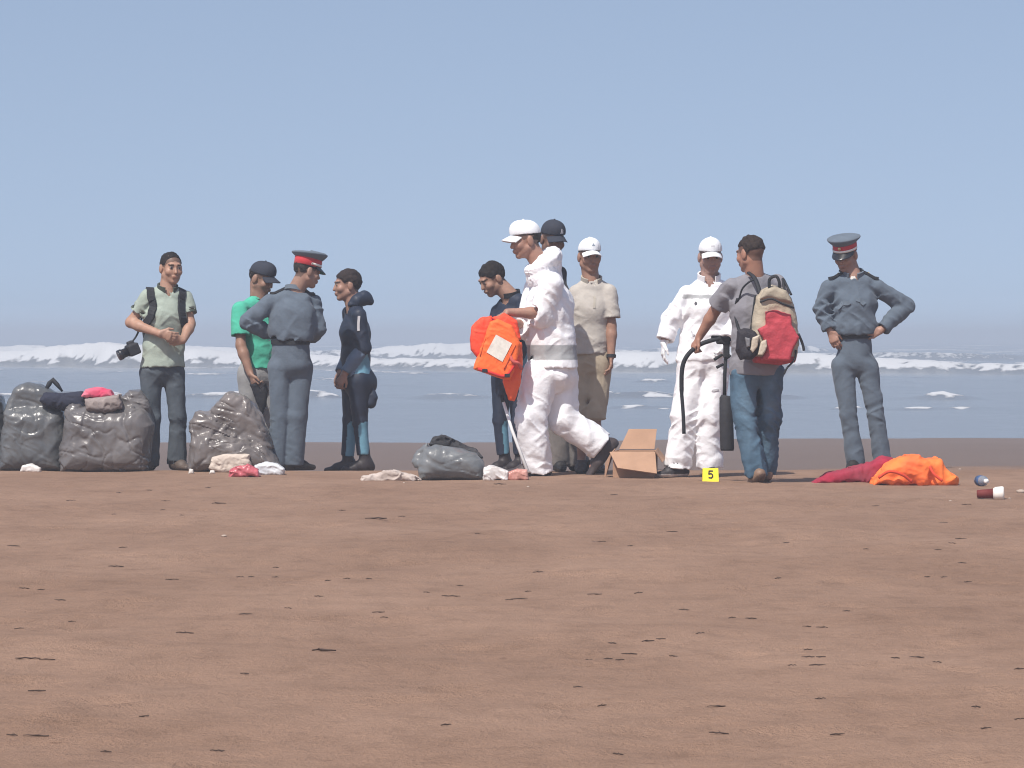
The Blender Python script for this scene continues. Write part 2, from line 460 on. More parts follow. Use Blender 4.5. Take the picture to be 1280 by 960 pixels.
# ------------------------------------------------------------------ the sea
WL = -0.70
def line_noise(x, s, o): 
    return fbm(np.stack([x * s, np.full_like(x, o * 7.1), np.zeros_like(x)], -1).reshape(-1, 3), 3).reshape(x.shape)
def sstep(a, b, x):
    t = np.clip((x - a) / (b - a), 0, 1); return t * t * (3 - 2 * t)
BREAKERS = [  # line y at x=0, slope, wobble, height, front width, back width, foam reach behind, gate(x)
    (203.0, -0.95, 9.0, 0.98, 2.2, 7.0, 60.0, lambda x: 0.80 + 0.60 * line_noise(x, .09, 1) + 0.1 * sstep(-7, -20, x)),
    (292.0, -0.25, 10.0, 1.55, 2.6, 7.0, 60.0, lambda x: np.clip(0.60 + 1.0 * line_noise(x, .045, 2) + 0.40 * sstep(-10, -28, x) - 0.30 * sstep(-8, 6, x) * sstep(30, 14, x), 0.0, 1.2)),
    (111.0, 0.02, 2.6, 0.20, 0.8, 2.6, 3.0, lambda x: np.clip(0.12 + 2.2 * line_noise(x, .5, 3) + 0.25 * sstep(0, -7, x), 0.0, 1)),
    (95.0, -0.03, 1.8, 0.07, 0.7, 2.8, 1.2, lambda x: np.clip(-0.25 + 2.0 * line_noise(x, .6, 4) + 0.30 * sstep(1, 8, x), 0, 1)),
    (150.0, -0.1, 4.0, 0.20, 1.0, 4.0, 3.0, lambda x: np.clip(-0.40 + 2.0 * line_noise(x, .35, 5), 0, 1)),
    (365.0, 0.1, 12.0, 1.35, 3.0, 8.0, 40.0, lambda x: np.clip(0.15 + 1.4 * line_noise(x, .04, 6) - 0.1, 0, 1.1)),
]
def sea_fields(X, Y):
    Z = np.zeros_like(X); foam = np.zeros_like(X)
    p3 = np.stack([X, Y, np.zeros_like(X)], -1).reshape(-1, 3)
    near = np.clip((420 - Y) / 60, 0, 1)
    n1 = fbm(p3 * A((0.9, 0.7, 1)), 3).reshape(X.shape); n2 = fbm(p3 * A((2.6, 2.0, 1)) + 5, 2).reshape(X.shape)
    n3 = fbm(p3 * A((0.30, 0.12, 1)) + 8, 3).reshape(X.shape)
    for i, (y0, sl_, wob, ht, wf, wb, reach, gate) in enumerate(BREAKERS):
        Xc = np.clip(X, -45, 45)
        yb = y0 + sl_ * Xc + wob * line_noise(X, .06, 20 + i) + 0.25 * wob * line_noise(X, .4, 40 + i)
        g = gate(X); t = Y - yb
        prof = np.where(t < 0, np.exp(-(t / wf) ** 2), np.exp(-(t / wb) ** 2))
        Z += ht * g * prof
        gr = 1.0 if i < 2 else np.clip(.55 + 1.5 * n2 + .8 * n1, 0, 1)
        fm = gr * sstep(-wf * 1.5, -wf * 0.7, t + 0.5 * wf * n2) * sstep(reach, reach * 0.15, t + reach * 0.5 * n1) * np.clip(g * 1.7 - 0.1, 0, 1)
        foam = np.maximum(foam, fm)
    foam = np.maximum(foam, np.clip(0.30 + 0.9 * n3, 0, .8) * sstep(320, 420, Y))
    lace = np.clip(0.9 * n3 + .55 * n1 - .12, 0, .6) * sstep(120, 165, Y + 6 * n3)
    foam = np.maximum(foam, lace)
    Z += (0.06 * n3 + 0.016 * n1) * sstep(68, 100, Y) * np.clip((900 - Y) / 400, 0, 1)
    Z += foam * near * (0.09 * n2 + 0.11 * n1)
    foam = np.clip(foam * (0.82 + 0.5 * n2 + 0.3 * n1), 0, 1)
    return Z, foam
_cache = {}
def sea_z(X, Y):
    Z, fo = sea_fields(X, Y); _cache['f'] = fo; return WL + Z
def sea_attr(X, Y):
    fo = _cache['f']; return np.stack([fo, fo, fo], -1)
def sea_material():
    m = bpy.data.materials.new('sea_water'); m.use_nodes = True; nt = m.node_tree; L = nt.links.new
    b = nt.nodes['Principled BSDF']; g = nt.nodes.new('ShaderNodeNewGeometry')
    at = nt.nodes.new('ShaderNodeVertexColor'); at.layer_name = 'Col'
    mp = nt.nodes.new('ShaderNodeMapping'); mp.inputs['Scale'].default_value = (1, 0.45, 1); L(g.outputs['Position'], mp.inputs[0])
    n = nt.nodes.new('ShaderNodeTexNoise'); n.inputs['Scale'].default_value = 3.0; n.inputs['Detail'].default_value = 6; L(mp.outputs[0], n.inputs['Vector'])
    a = nt.nodes.new('ShaderNodeMath'); a.operation = 'MULTIPLY_ADD'; L(n.outputs[0], a.inputs[0]); a.inputs[1].default_value = 0.9; a.inputs[2].default_value = -0.45
    s = nt.nodes.new('ShaderNodeMath'); s.operation = 'ADD'; L(at.outputs[0], s.inputs[0]); L(a.outputs[0], s.inputs[1])
    mr = nt.nodes.new('ShaderNodeMapRange'); mr.interpolation_type = 'SMOOTHSTEP'; L(s.outputs[0], mr.inputs[0]); mr.inputs[1].default_value = 0.30; mr.inputs[2].default_value = 0.62
    gt = nt.nodes.new('ShaderNodeMath'); gt.operation = 'MULTIPLY'; L(mr.outputs[0], gt.inputs[0])
    mr2 = nt.nodes.new('ShaderNodeMapRange'); L(at.outputs[0], mr2.inputs[0]); mr2.inputs[1].default_value = 0.02; mr2.inputs[2].default_value = 0.15
    L(mr2.outputs[0], gt.inputs[1])
    n2 = nt.nodes.new('ShaderNodeTexNoise'); n2.inputs['Scale'].default_value = 1.1; n2.inputs['Detail'].default_value = 8; n2.inputs['Roughness'].default_value = 0.65; L(mp.outputs[0], n2.inputs['Vector'])
    bp = nt.nodes.new('ShaderNodeBump'); bp.inputs['Strength'].default_value = 0.7; bp.inputs['Distance'].default_value = 0.12; L(n2.outputs[0], bp.inputs['Height'])
    L(bp.outputs[0], b.inputs['Normal'])
    x = nt.nodes.new('ShaderNodeMix'); x.data_type = 'RGBA'; L(gt.outputs[0], x.inputs[0])
    x.inputs[6].default_value = (0.16, 0.165, 0.165, 1); x.inputs[7].default_value = (0.56, 0.57, 0.58, 1)
    L(x.outputs[2], b.inputs['Base Color'])
    r = nt.nodes.new('ShaderNodeMapRange'); L(gt.outputs[0], r.inputs[0]); r.inputs[3].default_value = 0.16; r.inputs[4].default_value = 0.95
    L(r.outputs[0], b.inputs['Roughness']); b.inputs['IOR'].default_value = 1.33
    return m
sxs = sym(44.0, 5500, 0.30, 1.15)
sys_ = list(np.arange(58, 150, 0.8)) + list(np.arange(150, 255, 0.65)) + list(np.arange(255, 320, 0.75)) + grow(320, 6500, 1.0, 1.07)
sea = sheet('sea', sxs, sys_, sea_z, sea_material(), sea_attr); tag(sea, kind='structure')

# ------------------------------------------------------------------ haze
hz = MB().box((0, 2000, -2.4), (7500, 5300, 5.4)).build('haze', mat('haze_air', (1, 1, 1)), smooth=False)
hm = hz.data.materials[0]; nt = hm.node_tree; nt.nodes.clear()
hv = nt.nodes.new('ShaderNodeVolumePrincipled'); ho = nt.nodes.new('ShaderNodeOutputMaterial')
hv.inputs['Color'].default_value = (0.565, 0.64, 0.745, 1); hv.inputs['Density'].default_value = 0.0029; hv.inputs['Anisotropy'].default_value = 0.0
nt.links.new(hv.outputs[0], ho.inputs['Volume']); tag(hz, kind='stuff')

# ------------------------------------------------------------------ people
UP = A((0.0, 0.0, 1.0))
def facing(deg):
    a = math.radians(deg)      # 0 looks at the camera, +90 to picture right
    return A((math.sin(a), -math.cos(a), 0.0)), A((math.cos(a), math.sin(a), 0.0))   # front, person's left

class Person:
    """joints are given as photo pixels plus a depth offset in metres (positive is farther away)"""
    def __init__(s, D, foot_py, px, label, group='people gathered on the beach'):
        s.D = D; x = (px - 640) / F * D
        s.gz = float(ground_z(x, D)); s.base = A((x, D, s.gz))
        s.foot_py = foot_py
        s.dz = s.gz - (H - (foot_py - YH) / F * D)      # small lift so that the soles meet the sand
        s.root = empty('person', s.base, label, 'person', group)
    def pt(s, px, py, dy=0.0):
        d = s.D + dy
        return A(((px - 640) / F * d, d, H - (py - YH) / F * s.D + s.dz)) - s.base
    def skeleton(s, hip, sh_c, yaw, hyaw=None, sw=0.185, hw=0.085, lean=0.0):
        """hip centre and shoulder centre in pixels, torso yaw, hip yaw"""
        s.yaw = yaw; s.fr, s.lt = facing(yaw); s.hfr, s.hlt = facing(yaw if hyaw is None else hyaw)
        s.P = s.pt(*hip); s.U = s.pt(*sh_c)
        s.shL = s.U + s.lt * sw; s.shR = s.U - s.lt * sw
        s.hipL = s.P + s.hlt * hw - UP * 0.02; s.hipR = s.P - s.hlt * hw - UP * 0.02
        s.C = lerp(s.U, s.P, 0.30) ; s.W = lerp(s.U, s.P, 0.68)
    def arms(s, L, Rr):
        """each: elbow px, wrist px, hand direction, palm normal, curl"""
        s.arm = {}
        for side, a in (('L', L), ('R', Rr)):
            sh = s.shL if side == 'L' else s.shR
            if a.get('sh'): sh = s.pt(*a['sh'])
            el = s.pt(*a['el']); wr = s.pt(*a['wr'])
            hd = unit(a['dir']) if 'dir' in a else unit(wr - el)
            s.arm[side] = dict(sh=sh, el=el, wr=wr, hd=hd, pn=unit(a.get('palm', (0, 1, 0))), curl=a.get('curl', 0.5))
    def legs(s, L, Rr):
        s.leg = {}
        for side, a in (('L', L), ('R', Rr)):
            hp = s.hipL if side == 'L' else s.hipR
            if a.get('hip'): hp = s.pt(*a['hip'])
            kn = s.pt(*a['kn']); an = s.pt(*a['an'])
            fl = a.get('flat', True)
            if fl: an[2] = float(ground_z(an[0] + s.base[0], an[1] + s.base[1])) - s.gz + 0.088
            fw, _ = facing(a.get('yaw', s.yaw)); 
            pit = math.radians(a.get('pitch', 0)); fwd = fw * math.cos(pit) - UP * math.sin(pit)
            s.leg[side] = dict(hip=hp, kn=kn, an=an, fwd=unit(fwd), end=a.get('end'))
    def head(s, c, yaw, pitch=0.0, roll=0.0, scale=1.0):
        s.hc = s.pt(*c)
        f, l = facing(yaw); p = math.radians(pitch)
        fr = f * math.cos(p) - UP * math.sin(p); up = f * math.sin(p) + UP * math.cos(p)
        r = math.radians(roll); l2 = l * math.cos(r) + up * math.sin(r); up2 = up * math.cos(r) - l * math.sin(r)
        s.HM = np.stack([l2, -fr, up2], 1)      # columns: left, back, up
        s.hs = scale
    def hp(s, v): return s.hc + s.HM @ (A(v, dtype=float) * s.hs)
    # ---- shapes
    def f_head(s):
        q = lambda c: s.hp(c); k = s.hs; M = s.HM
        fs = [ell(q((0, .012, .025)), A((.074, .094, .086)) * k, M), (ell(q((0, -.026, -.035)), A((.060, .066, .085)) * k, M), .02)]
        for e in (-1, 1):
            fs.append((cone(q((e * .048, .0, -.058)), q((e * .012, -.066, -.1)), .026 * k, .017 * k), .02))
            fs.append((ball(q((e * .040, -.060, -.03)), .024 * k), .02))
        fs.append((cone(q((0, -.086, .006)), q((0, -.101, -.033)), .008 * k, .0125 * k), .010))
        fs.append((cone(q((-.034, -.082, .021)), q((.034, -.082, .021)), .011 * k, .011 * k), .012))
        fs.append((cone(q((-.018, -.091, -.062)), q((.018, -.091, -.062)), .0075 * k, .0075 * k), .008))
        fs.append((cone(q((-.014, -.088, -.073)), q((.014, -.088, -.073)), .0075 * k, .0075 * k), .008))
        f0 = union(fs)
        soc = [ball(q((e * .031, -.104, .000)), .017 * k) for e in (-1, 1)]
        eye = [ball(q((e * .031, -.079, .001)), .0125 * k) for e in (-1, 1)]
        ear = [ell(q((e * .077, .012, -.012)), A((.011, .022, .034)) * k, M) for e in (-1, 1)]
        def f(p):
            d = f0(p)
            for g in soc: d = smax(d, -g(p), .012)
            for g in eye: d = np.minimum(d, g(p))
            for g in ear: d = smin(d, g(p), .008)
            return d
        return f
    def f_hand(s, a, k=1.0):
        w, d, n, c = a['wr'], a['hd'], a['pn'], a['curl']
        n = unit(n - d * (n @ d)); u = np.cross(d, n); u = u * a.get('thumb', 1)
        kn = w + d * .085 * k
        fs = [cone(w, kn, .017 * k, .0125 * k, u, 1.7, 3.0)]
        for i, (o, l) in enumerate(((.030, .068), (.010, .078), (-.011, .074), (-.030, .058))):
            b = kn + u * o * k - d * abs(o) * .25
            a1 = c * 0.9 + .04 * i; d1 = d * math.cos(a1) + n * math.sin(a1)
            m = b + d1 * l * .55 * k; a2 = a1 + c * 1.3; d2 = d * math.cos(a2) + n * math.sin(a2)
            e = m + d2 * l * .55 * k
            fs += [(cone(b - d * .01, m, .0098 * k, .009 * k), .006), (cone(m, e, .009 * k, .0075 * k), .004)]
        tb = w + d * .022 * k + u * .026 * k
        td = unit(d * .75 + u * .55 + n * .35); tm = tb + td * .045 * k; te = tm + unit(d * .95 + u * .1 + n * .4) * .034 * k
        fs += [(cone(tb, tm, .013 * k, .0105 * k), .012), (cone(tm, te, .0105 * k, .0085 * k), .005)]
        return union(fs, .008)
    def f_body(s, arm_r=1.0, leg_r=.87, torso=1.0):
        t = torso; u = s.lt; v = s.hlt
        nb = s.U + UP * 0.035
        fs = [cone(s.P, s.W, .096 * t, .084 * t, v, 1.40, 1.38), (cone(s.W, s.C, .084 * t, .096 * t, u, 1.38, 1.38), .04),
              (cone(s.C, s.U - UP * .02, .096 * t, .062 * t, u, 1.38, 1.7), .04),
              (cone(s.hp((0, .018, -.045)), nb, .060 * s.hs, .066), .03),
              (cone(nb, lerp(s.U, s.arm['L']['sh'], .6) - UP * .01, .036, .030), .02), (cone(nb, lerp(s.U, s.arm['R']['sh'], .6) - UP * .01, .036, .030), .02)]
        for k, a in s.arm.items():
            e, w = a['el'], a['wr']
            fs += [(cone(a['sh'] - UP * .012, e, .043 * arm_r, .040 * arm_r), .02), (cone(e, lerp(e, w, .3), .040 * arm_r, .043 * arm_r), .02), (cone(lerp(e, w, .3), w, .043 * arm_r, .028 * arm_r), .02)]
        for k, l in s.leg.items():
            h, n, a = l['hip'], l['kn'], l['an']
            fs += [(cone(h, n, .078 * leg_r, .052 * leg_r), .04), (cone(n, lerp(n, a, .35), .052 * leg_r, .054 * leg_r), .02), (cone(lerp(n, a, .35), a, .054 * leg_r, .036 * leg_r), .02),
                   (cone(a - UP * .02, a + l['fwd'] * .12 - UP * .055, .034, .022), .03)]
        fs.append((s.f_head(), .015))
        hands = [s.f_hand(a) for a in s.arm.values()]
        f0 = union(fs)
        def f(p):
            d = f0(p)
            for g in hands: d = smin(d, g(p), .012)
            return d
        return f
    def bounds(s, pad=0.16):
        q = [s.hp((0, 0, .12)), s.hp((0, 0, -.12)), s.shL, s.shR, s.P]
        for a in s.arm.values(): q += [a['el'], a['wr'], a['wr'] + a['hd'] * .12]
        for l in s.leg.values(): q += [l['kn'], l['an'], l['an'] + l['fwd'] * .15]
        q = A(q); return q.min(0) - pad, q.max(0) + pad
    def skin(s, tone, brow=(.02, .014, .01), stubble=0.0, gloves=None, **kw):
        f = s.f_body(**kw); tone = A(tone)
        def colf(v):
            c = np.tile(tone, (len(v), 1))
            c *= (1 + .10 * noise(v * 30))[:, None]
            q = ((v - s.hc) @ s.HM) / s.hs
            x, y, z = np.abs(q[:, 0]), q[:, 1], q[:, 2]
            fr = y < -.05
            def put(m, cc, w=1.0): c[m] = c[m] * (1 - w) + A(cc) * w
            hd = np.linalg.norm(q, axis=1) < .17
            lim = np.interp(y, [-.12, -.085, -.06, -.03, .0, .035, .06, .12], [.06, .06, .05, .012, .02, -.01, -.05, -.05])
            put(hd & (z > lim - .012) & (x < .076), (.03, .022, .018), .65)
            if stubble: put(hd & (y < .0) & (z < -.045) & (z > -.14), (.05, .035, .03), stubble)
            put(hd & fr & (z < -.058) & (z > -.078) & (x < .022) & (y < -.085), tone * A((.9, .66, .62)), .5)
            put(hd & fr & (x > .012) & (x < .050) & (z > .014) & (z < .027), brow, .85)
            de = np.linalg.norm(np.stack([x - .031, y + .088, z - .001], 1), axis=1)
            put(hd & (de < .013) & (y < -.085), (.30, .26, .24)); put(hd & (de < .0085) & (y < -.088), (.02, .012, .01))
            if gloves is not None:
                for a in s.arm.values():
                    t = (v - a['wr']) @ a['hd']; m = (t > -.02) & (np.linalg.norm(v - a['wr'], axis=1) < .24); c[m] = gloves
            return c
        lo, hi = s.bounds()
        r = .17 * s.hs
        fine = [(s.hc - A((r, r, r * .95)), s.hc + r, .0054)]
        for a in s.arm.values():
            m = a['wr'] + a['hd'] * .07; fine.append((m - .115, m + .115, .0054))
        s.body_f = f
        return sdf_obj('body', f, lo, hi, .016, M_skin, s.root, colf, fine=fine)
    def hair(s, tone=(.014, .011, .01), grow=.007, line=.062, name='hair', side=0.0, nape=-.055, rough=.006):
        e = ell(s.hp((0, .014, .027)), (A((.074, .094, .087)) + grow) * s.hs, s.HM)
        def f(p):
            q = ((p - s.hc) @ s.HM) / s.hs
            y = q[:, 1]
            lim = np.interp(y, [-.12, -.085, -.06, -.03, .0, .035, .06, .12], [line, line, line - .01, .012 + side, .022 + side, -.01, nape, nape])
            return np.maximum(e(p) - rough * noise(p * 55) * s.hs, (lim - q[:, 2] - .006 * noise(p * 70)) * s.hs)
        r = .13 * s.hs
        return sdf_obj(name, f, s.hc - r, s.hc + r, .0068, M_hair, s.root, lambda v: A(tone) * (1 + .35 * noise(v * 90))[:, None])
    # ---- garments
    def wrinkle(s, amps, base, seed=0.0, fine=0.14, sc=1.0, vert=.8):
        """fold displacement: amps = list of (point, reach, amount)"""
        def g(p):
            a = np.zeros(len(p))
            for (c, r, am) in amps: a = a + am * np.exp(-((p - c) ** 2).sum(1) / (r * r))
            w = p + .035 * np.stack([noise(p * 5 + seed), noise(p * 5 + 7 + seed), noise(p * 5 + 13 + seed)], 1)
            x, y, z = w[:, 0] * sc, w[:, 1] * sc, w[:, 2] * sc
            r1 = ridge(np.stack([x * 6, y * 6, (z + .7 * x + .4 * y) * 15], 1) + seed)
            r2 = ridge(np.stack([x * 6, y * 6, (z - .7 * x + .4 * y) * 13], 1) + seed + 40)
            dg = np.maximum(r1, r2) - .45
            vt = ridge(np.stack([x * 11, y * 11, z * 2.6], 1) + seed + 9)
            fi = noise(w * A((24, 24, 34)) * sc + seed * 3)
            return (a + base * .8) * dg * 1.3 + base * (vt * vert + fine * fi) + a * fine * fi
        return g
    def top(s, name, color, m=None, ease=.02, sleeve=.5, hem=0.0, belly=0.0, sl_r=1.0, width=1.0, fold=.006, folds=(), collar=True, seed=None, h=.0086,
            roll=None, neck_open=.0, blouse=0.0, cuff=0.0, back=0.0, make=True, girth=1.0):
        """shirt or jacket: sleeve = share of the arm covered (upper arm is 0..0.5), hem = height below the hip centre"""
        seed = s.base[0] * 3.1 if seed is None else seed
        t = ease; u = s.lt * 1.0; v = s.hlt
        hemp = s.P - UP * hem
        def S(rd, rw): return (rw * width + t) / (rd + t)
        dh, dw, dc, du = (.104 + belly) * girth, (.094 + belly) * girth, .104 * girth, .066
        fs = [cone(hemp - UP * .1, s.P, dh + t, dh + t, v, S(dh, .146)),
              (cone(s.P, s.W, dh + t, dw + t, v, S(dh, .146), S(dw, .130)), .04),
              (cone(s.W, s.C, dw + t, dc + t, u, S(dw, .130), S(dc, .146)), .05),
              (cone(s.C, s.U - UP * .02, dc + t, du + t * .7, u, S(dc, .146), S(du, .125)), .05)]
        if blouse: fs.append((cone(hemp + UP * .07, hemp + UP * .08, dh + t + blouse, dh + t + blouse, v, S(dh, .146)), .05))
        if back: fs.append((ball(s.C - s.fr * back + UP * .03, .12), .06))
        nb = s.U + UP * .035
        fs += [(cone(nb + UP * .0, s.U * .25 + s.arm['L']['sh'] * .75 + UP * .006, .050, .045), .04), (cone(nb, s.U * .25 + s.arm['R']['sh'] * .75 + UP * .006, .050, .045), .04)]
        body = union(fs)
        body = clip_plane(body, hemp, -UP)
        inner = cone(hemp - UP * .1, hemp + UP * .05, dh + t - .014, dh + t - .014, v, S(dh, .146))
        body = minus(body, inner)
        sl = []; amps = [(s.W, .16, fold * .9)] + list(folds)
        for k, a in s.arm.items():
            sh, e, w = a['sh'], a['el'], a['wr']
            sv = sleeve[k] if isinstance(sleeve, dict) else sleeve
            r0, r1, r2 = (.052 + t * .5) * 1.0, (.047 + t * .7) * sl_r, (.036 + t * .65) * sl_r
            if sv <= .5:
                tt = sv * 2; end = lerp(sh, e, tt); g = cone(sh, e + unit(e - sh) * .1, r0, r1 + .004); d = unit(e - sh); re = r0 + (r1 - r0) * tt
            else:
                tt = sv * 2 - 1; end = lerp(e, w, tt); d = unit(w - e); re = r1 + (r2 - r1) * tt
                g = union([cone(sh, e, r0, r1), (clip_plane(cone(e, w + d * .08, r1, r2), end, d), .015)])
                if cuff: g = union([g, (clip_plane(cone(end - d * .05, end, re + cuff * .3, re + cuff), end, d), .015)])
                amps.append((e, .11, fold * 1.6))
            g2 = g
            lim = (end, d)
            def seg(p, g=g, end=end, d=d, re=re, long=sv > .5, e=e, sh=sh):
                dd = g(p)
                pl = (p - end) @ d
                if long:   # only cut the forearm side
                    pass
                else: dd = np.maximum(dd, pl)
                inn = np.linalg.norm((p - end) - pl[:, None] * d, axis=1) - (re - .010)
                return np.maximum(dd, np.where((pl > -.035) & (pl < .05), -inn, -1))
            sl.append(seg)
            amps.append((lerp(sh, e, .1) - UP * .07, .09, fold))
        wr = s.wrinkle(amps, fold * .55, seed)
        def f(p):
            d = body(p)
            for g in sl: d = smin(d, g(p), .016)
            return d - wr(p)
        nhole = cone(s.hp((0, .02, -.05)), nb - UP * .03 + s.fr * .01, .062 * s.hs + neck_open, .063 + neck_open)
        f2 = minus(f, nhole)
        s.top_f = f2
        if not make: return
        lo, hi = s.bounds(.17); lo[2] = hemp[2] - .03; hi[2] = s.U[2] + .16
        return sdf_obj(name, f2, lo, hi, h, m or M_cloth, s.root, color, margin=.02)
    def trousers(s, name, color, m=None, ease=.015, knee=1.0, cuff=.062, fold=.006, upto=.0, end=.04, waist=.11, seed=None, h=.0086, seat=0.0, stop=None, folds=(), sc=1.0, thigh=1.0, width=1.0, make=True):
        seed = s.base[0] * 5.3 + 2 if seed is None else seed
        t = ease; v = s.hlt
        fs = [cone(s.P + UP * (waist + .05), s.P - UP * .03, .092 + t * .6, .100 + t, v, (.128 * width + t * .6) / (.092 + t * .6), (.146 * width + t) / (.100 + t))]
        if seat: fs.append((ball(s.P - s.hfr * .05 - UP * .04, .10 + seat), .06))
        hips = clip_plane(union(fs), s.P + UP * waist, UP)
        amps = list(folds); cut = []
        parts = []
        for k, l in s.leg.items():
            hp_, kn, an = l['hip'], l['kn'], l['an']
            d = unit(an - kn); e = an + d * (end if l['end'] is None else l['end'])
            if stop is not None: e = lerp(kn, an, stop); 
            rk = (.056 + t) * knee
            g = union([cone(hp_, kn, (.080 + t) * thigh, rk), (clip_plane(cone(kn, an + d * .12, rk, cuff), e, d), .02)])
            if stop is None or stop >= 0:
                if stop is None: re = cuff * 1.0
                else: re = rk
            def seg(p, g=g, e=e, d=d, re=re):
                dd = g(p); pl = (p - e) @ d
                inn = np.linalg.norm((p - e) - pl[:, None] * d, axis=1) - (re - .012)
                return np.maximum(dd, np.where((pl > -.03) & (pl < .05), -inn, -1))
            parts.append(seg)
            amps += [(kn, .12, fold * 1.1), (an + UP * .05, .08, fold * 1.2), (hp_, .1, fold * .7)]
        wr = s.wrinkle(amps, fold * .6, seed, sc=sc, vert=1.5)
        def f(p):
            d = np.minimum(parts[0](p), parts[1](p)); d = smin(parts[0](p), parts[1](p), .012)
            return smin(d, hips(p), .035) - wr(p)
        s.tr_f = f
        if not make: return
        lo, hi = s.bounds(.17); hi[2] = s.P[2] + waist + .03; lo[2] = -.05
        return sdf_obj(name, f, lo, hi, h, m or M_cloth, s.root, color, margin=.02)
    def shoes(s, color, sole=(.03, .03, .03), high=0.0, k=1.0, name='shoe', solez=.018, m=None, h=.0072):
        for key, l in s.leg.items():
            an, fw = l['an'], l['fwd']
            lat = unit(np.cross(UP, fw)) * -1; up = unit(np.cross(fw, np.cross(UP, fw)));
            if up[2] < 0: up = -up
            g0 = an - up * .086
            def q(x, z, y=0): return g0 + fw * x * k + up * z + lat * y * k
            fs = [cone(q(-.055, .036), q(.075, .030), .036 * k, .034 * k, lat, 1.0, 1.28), (cone(q(.075, .030), q(.165, .022), .034 * k, .022 * k, lat, 1.28, 1.5), .02),
                  (cone(q(-.03, .07), q(.08, .045), .042 * k, .034 * k), .03), (cone(q(-.012, .05), an + up * high, .046 * k, .044 * k), .03)]
            u = union(fs)
            if not high: u = clip_plane(u, an + up * .012, up)
            u = clip_plane(u, g0, -up)
            def colf(v, g0=g0, up=up, fw=fw):
                z = (v - g0) @ up
                c = np.tile(A(color, dtype=float), (len(v), 1)); c[z < solez] = sole
                return c
            sdf_obj(name, u, A((an, an + fw * .2 * k)).min(0) - .12, A((an, an + fw * .2 * k)).max(0) + .1 + high, h, m or M_leather, s.root, colf)
    def ring(s, name, c, axis, rx, ry, tube, hgt, m, lat, gap=0.0, front=None, color=None):
        """flat band of cloth around an axis (collar, belt); gap in radians at the front"""
        axis = unit(axis); lat = unit(lat - axis * (lat @ axis)); fr = np.cross(lat, axis)
        if front is not None and fr @ front < 0: fr = -fr
        mb = MB(); n = 40; vs = []
        a0 = gap / 2; a1 = 2 * math.pi - gap / 2
        for i in range(n + 1):
            a = a0 + (a1 - a0) * i / n
            d = fr * math.cos(a) * ry + lat * math.sin(a) * rx
            o = unit(d)
            for (r, z) in ((0, -hgt / 2), (0, hgt / 2), (tube, hgt / 2), (tube, -hgt / 2)):
                vs.append(c + d + o * r + axis * z)
        fs = []
        for i in range(n):
            for k in range(4): fs.append((i * 4 + k, (i + 1) * 4 + k, (i + 1) * 4 + (k + 1) % 4, i * 4 + (k + 1) % 4))
        fs += [(3, 2, 1, 0), (n * 4, n * 4 + 1, n * 4 + 2, n * 4 + 3)]
        return mb.add(vs, fs).build(name, m, s.root, smooth=False)
    def belt(s, m=None, z=.11, e=.012, hgt=.038, lat=None, width=1.0):
        """belt laid on the trousers' own surface"""
        f = s.tr_f; c = s.P + UP * (z - hgt * .5 - .004)
        pts = []; n = 48
        for i in range(n + 1):
            a = 2 * math.pi * i / n; d = s.hfr * math.cos(a) + s.hlt * math.sin(a)
            p = c + d * .13
            pts.append(p)
        return strap('belt', A(pts), f, hgt, .008, m or M_black, s.root, closed=True, flatz=True)
    # ---- headgear
    def cap(s, m, mv=None, logo=None, name='cap', lift=.007):
        k = s.hs; M = s.HM
        e = ell(s.hp((0, .008, .036 + lift)), A((.0815, .1015, .088)) * k, M); fr = ell(s.hp((0, -.042, .070 + lift)), A((.055, .052, .052)) * k, M)
        n = M[:, 2] * 1.0 + M[:, 1] * .10
        f = clip_plane(union([e, (fr, .04)]), s.hp((0, 0, .030 + lift)), -n)
        def f2(p):
            q = ((p - s.hc) @ M) / k; a = np.arctan2(q[:, 0], q[:, 1])
            return f(p) + .0022 * np.exp(-(((a * 6 / (2 * math.pi)) % 1 - .5) / .035) ** 2)
        o = sdf_obj(name, f2, s.hc - .16 * k, s.hc + .17 * k, .005, m, s.root)
        mb = MB(); nu, nv = 14, 7; top = []; bot = []
        for i in range(nu + 1):
            a = math.radians(-62 + 124 * i / nu)
            for j in range(nv + 1):
                r = j / nv
                x = math.sin(a) * (.076 + .004 * r); y = -math.cos(a) * .094 - r * .072 * math.cos(a * .85) ** .8 + .004
                z = .037 + lift - .42 * x * x / .08 - r * .022
                top.append(s.hp((x, y, z + .0025))); bot.append(s.hp((x, y, z - .0025)))
        N = len(top); fs = []
        for i in range(nu):
            for j in range(nv):
                a = i * (nv + 1) + j; b = a + nv + 1
                fs += [(a, b, b + 1, a + 1), (N + a + 1, N + b + 1, N + b, N + a)]
        for i in range(nu):
            a = i * (nv + 1) + nv; b = a + nv + 1; fs.append((a, b, N + b, N + a))
        v = mb.add(top + bot, fs).build('visor', mv or m, o); 
        b = MB().tube([s.hp((0, .008, .122 + lift)), s.hp((0, .008, .131 + lift))], [.009, .006]).build('button', m, o)
        if logo:
            lm, pts = logo
            lb = MB()
            for poly in pts:
                vs = []
                for (x, z) in poly:
                    p0 = s.hp((x, -.2, z)); d = -unit(s.HM @ A((0, -1.0, 0)))
                    P_ = p0 + 0
                    for _ in range(60):
                        dd = f2(P_[None])[0]
                        if dd < .0012: break
                        P_ = P_ + d * max(dd * .8, .0005)
                    vs.append(P_ - d * .0015)
                lb.add(vs, [tuple(range(len(vs)))])
            lb.build('emblem', lm, o, smooth=False)
        return o
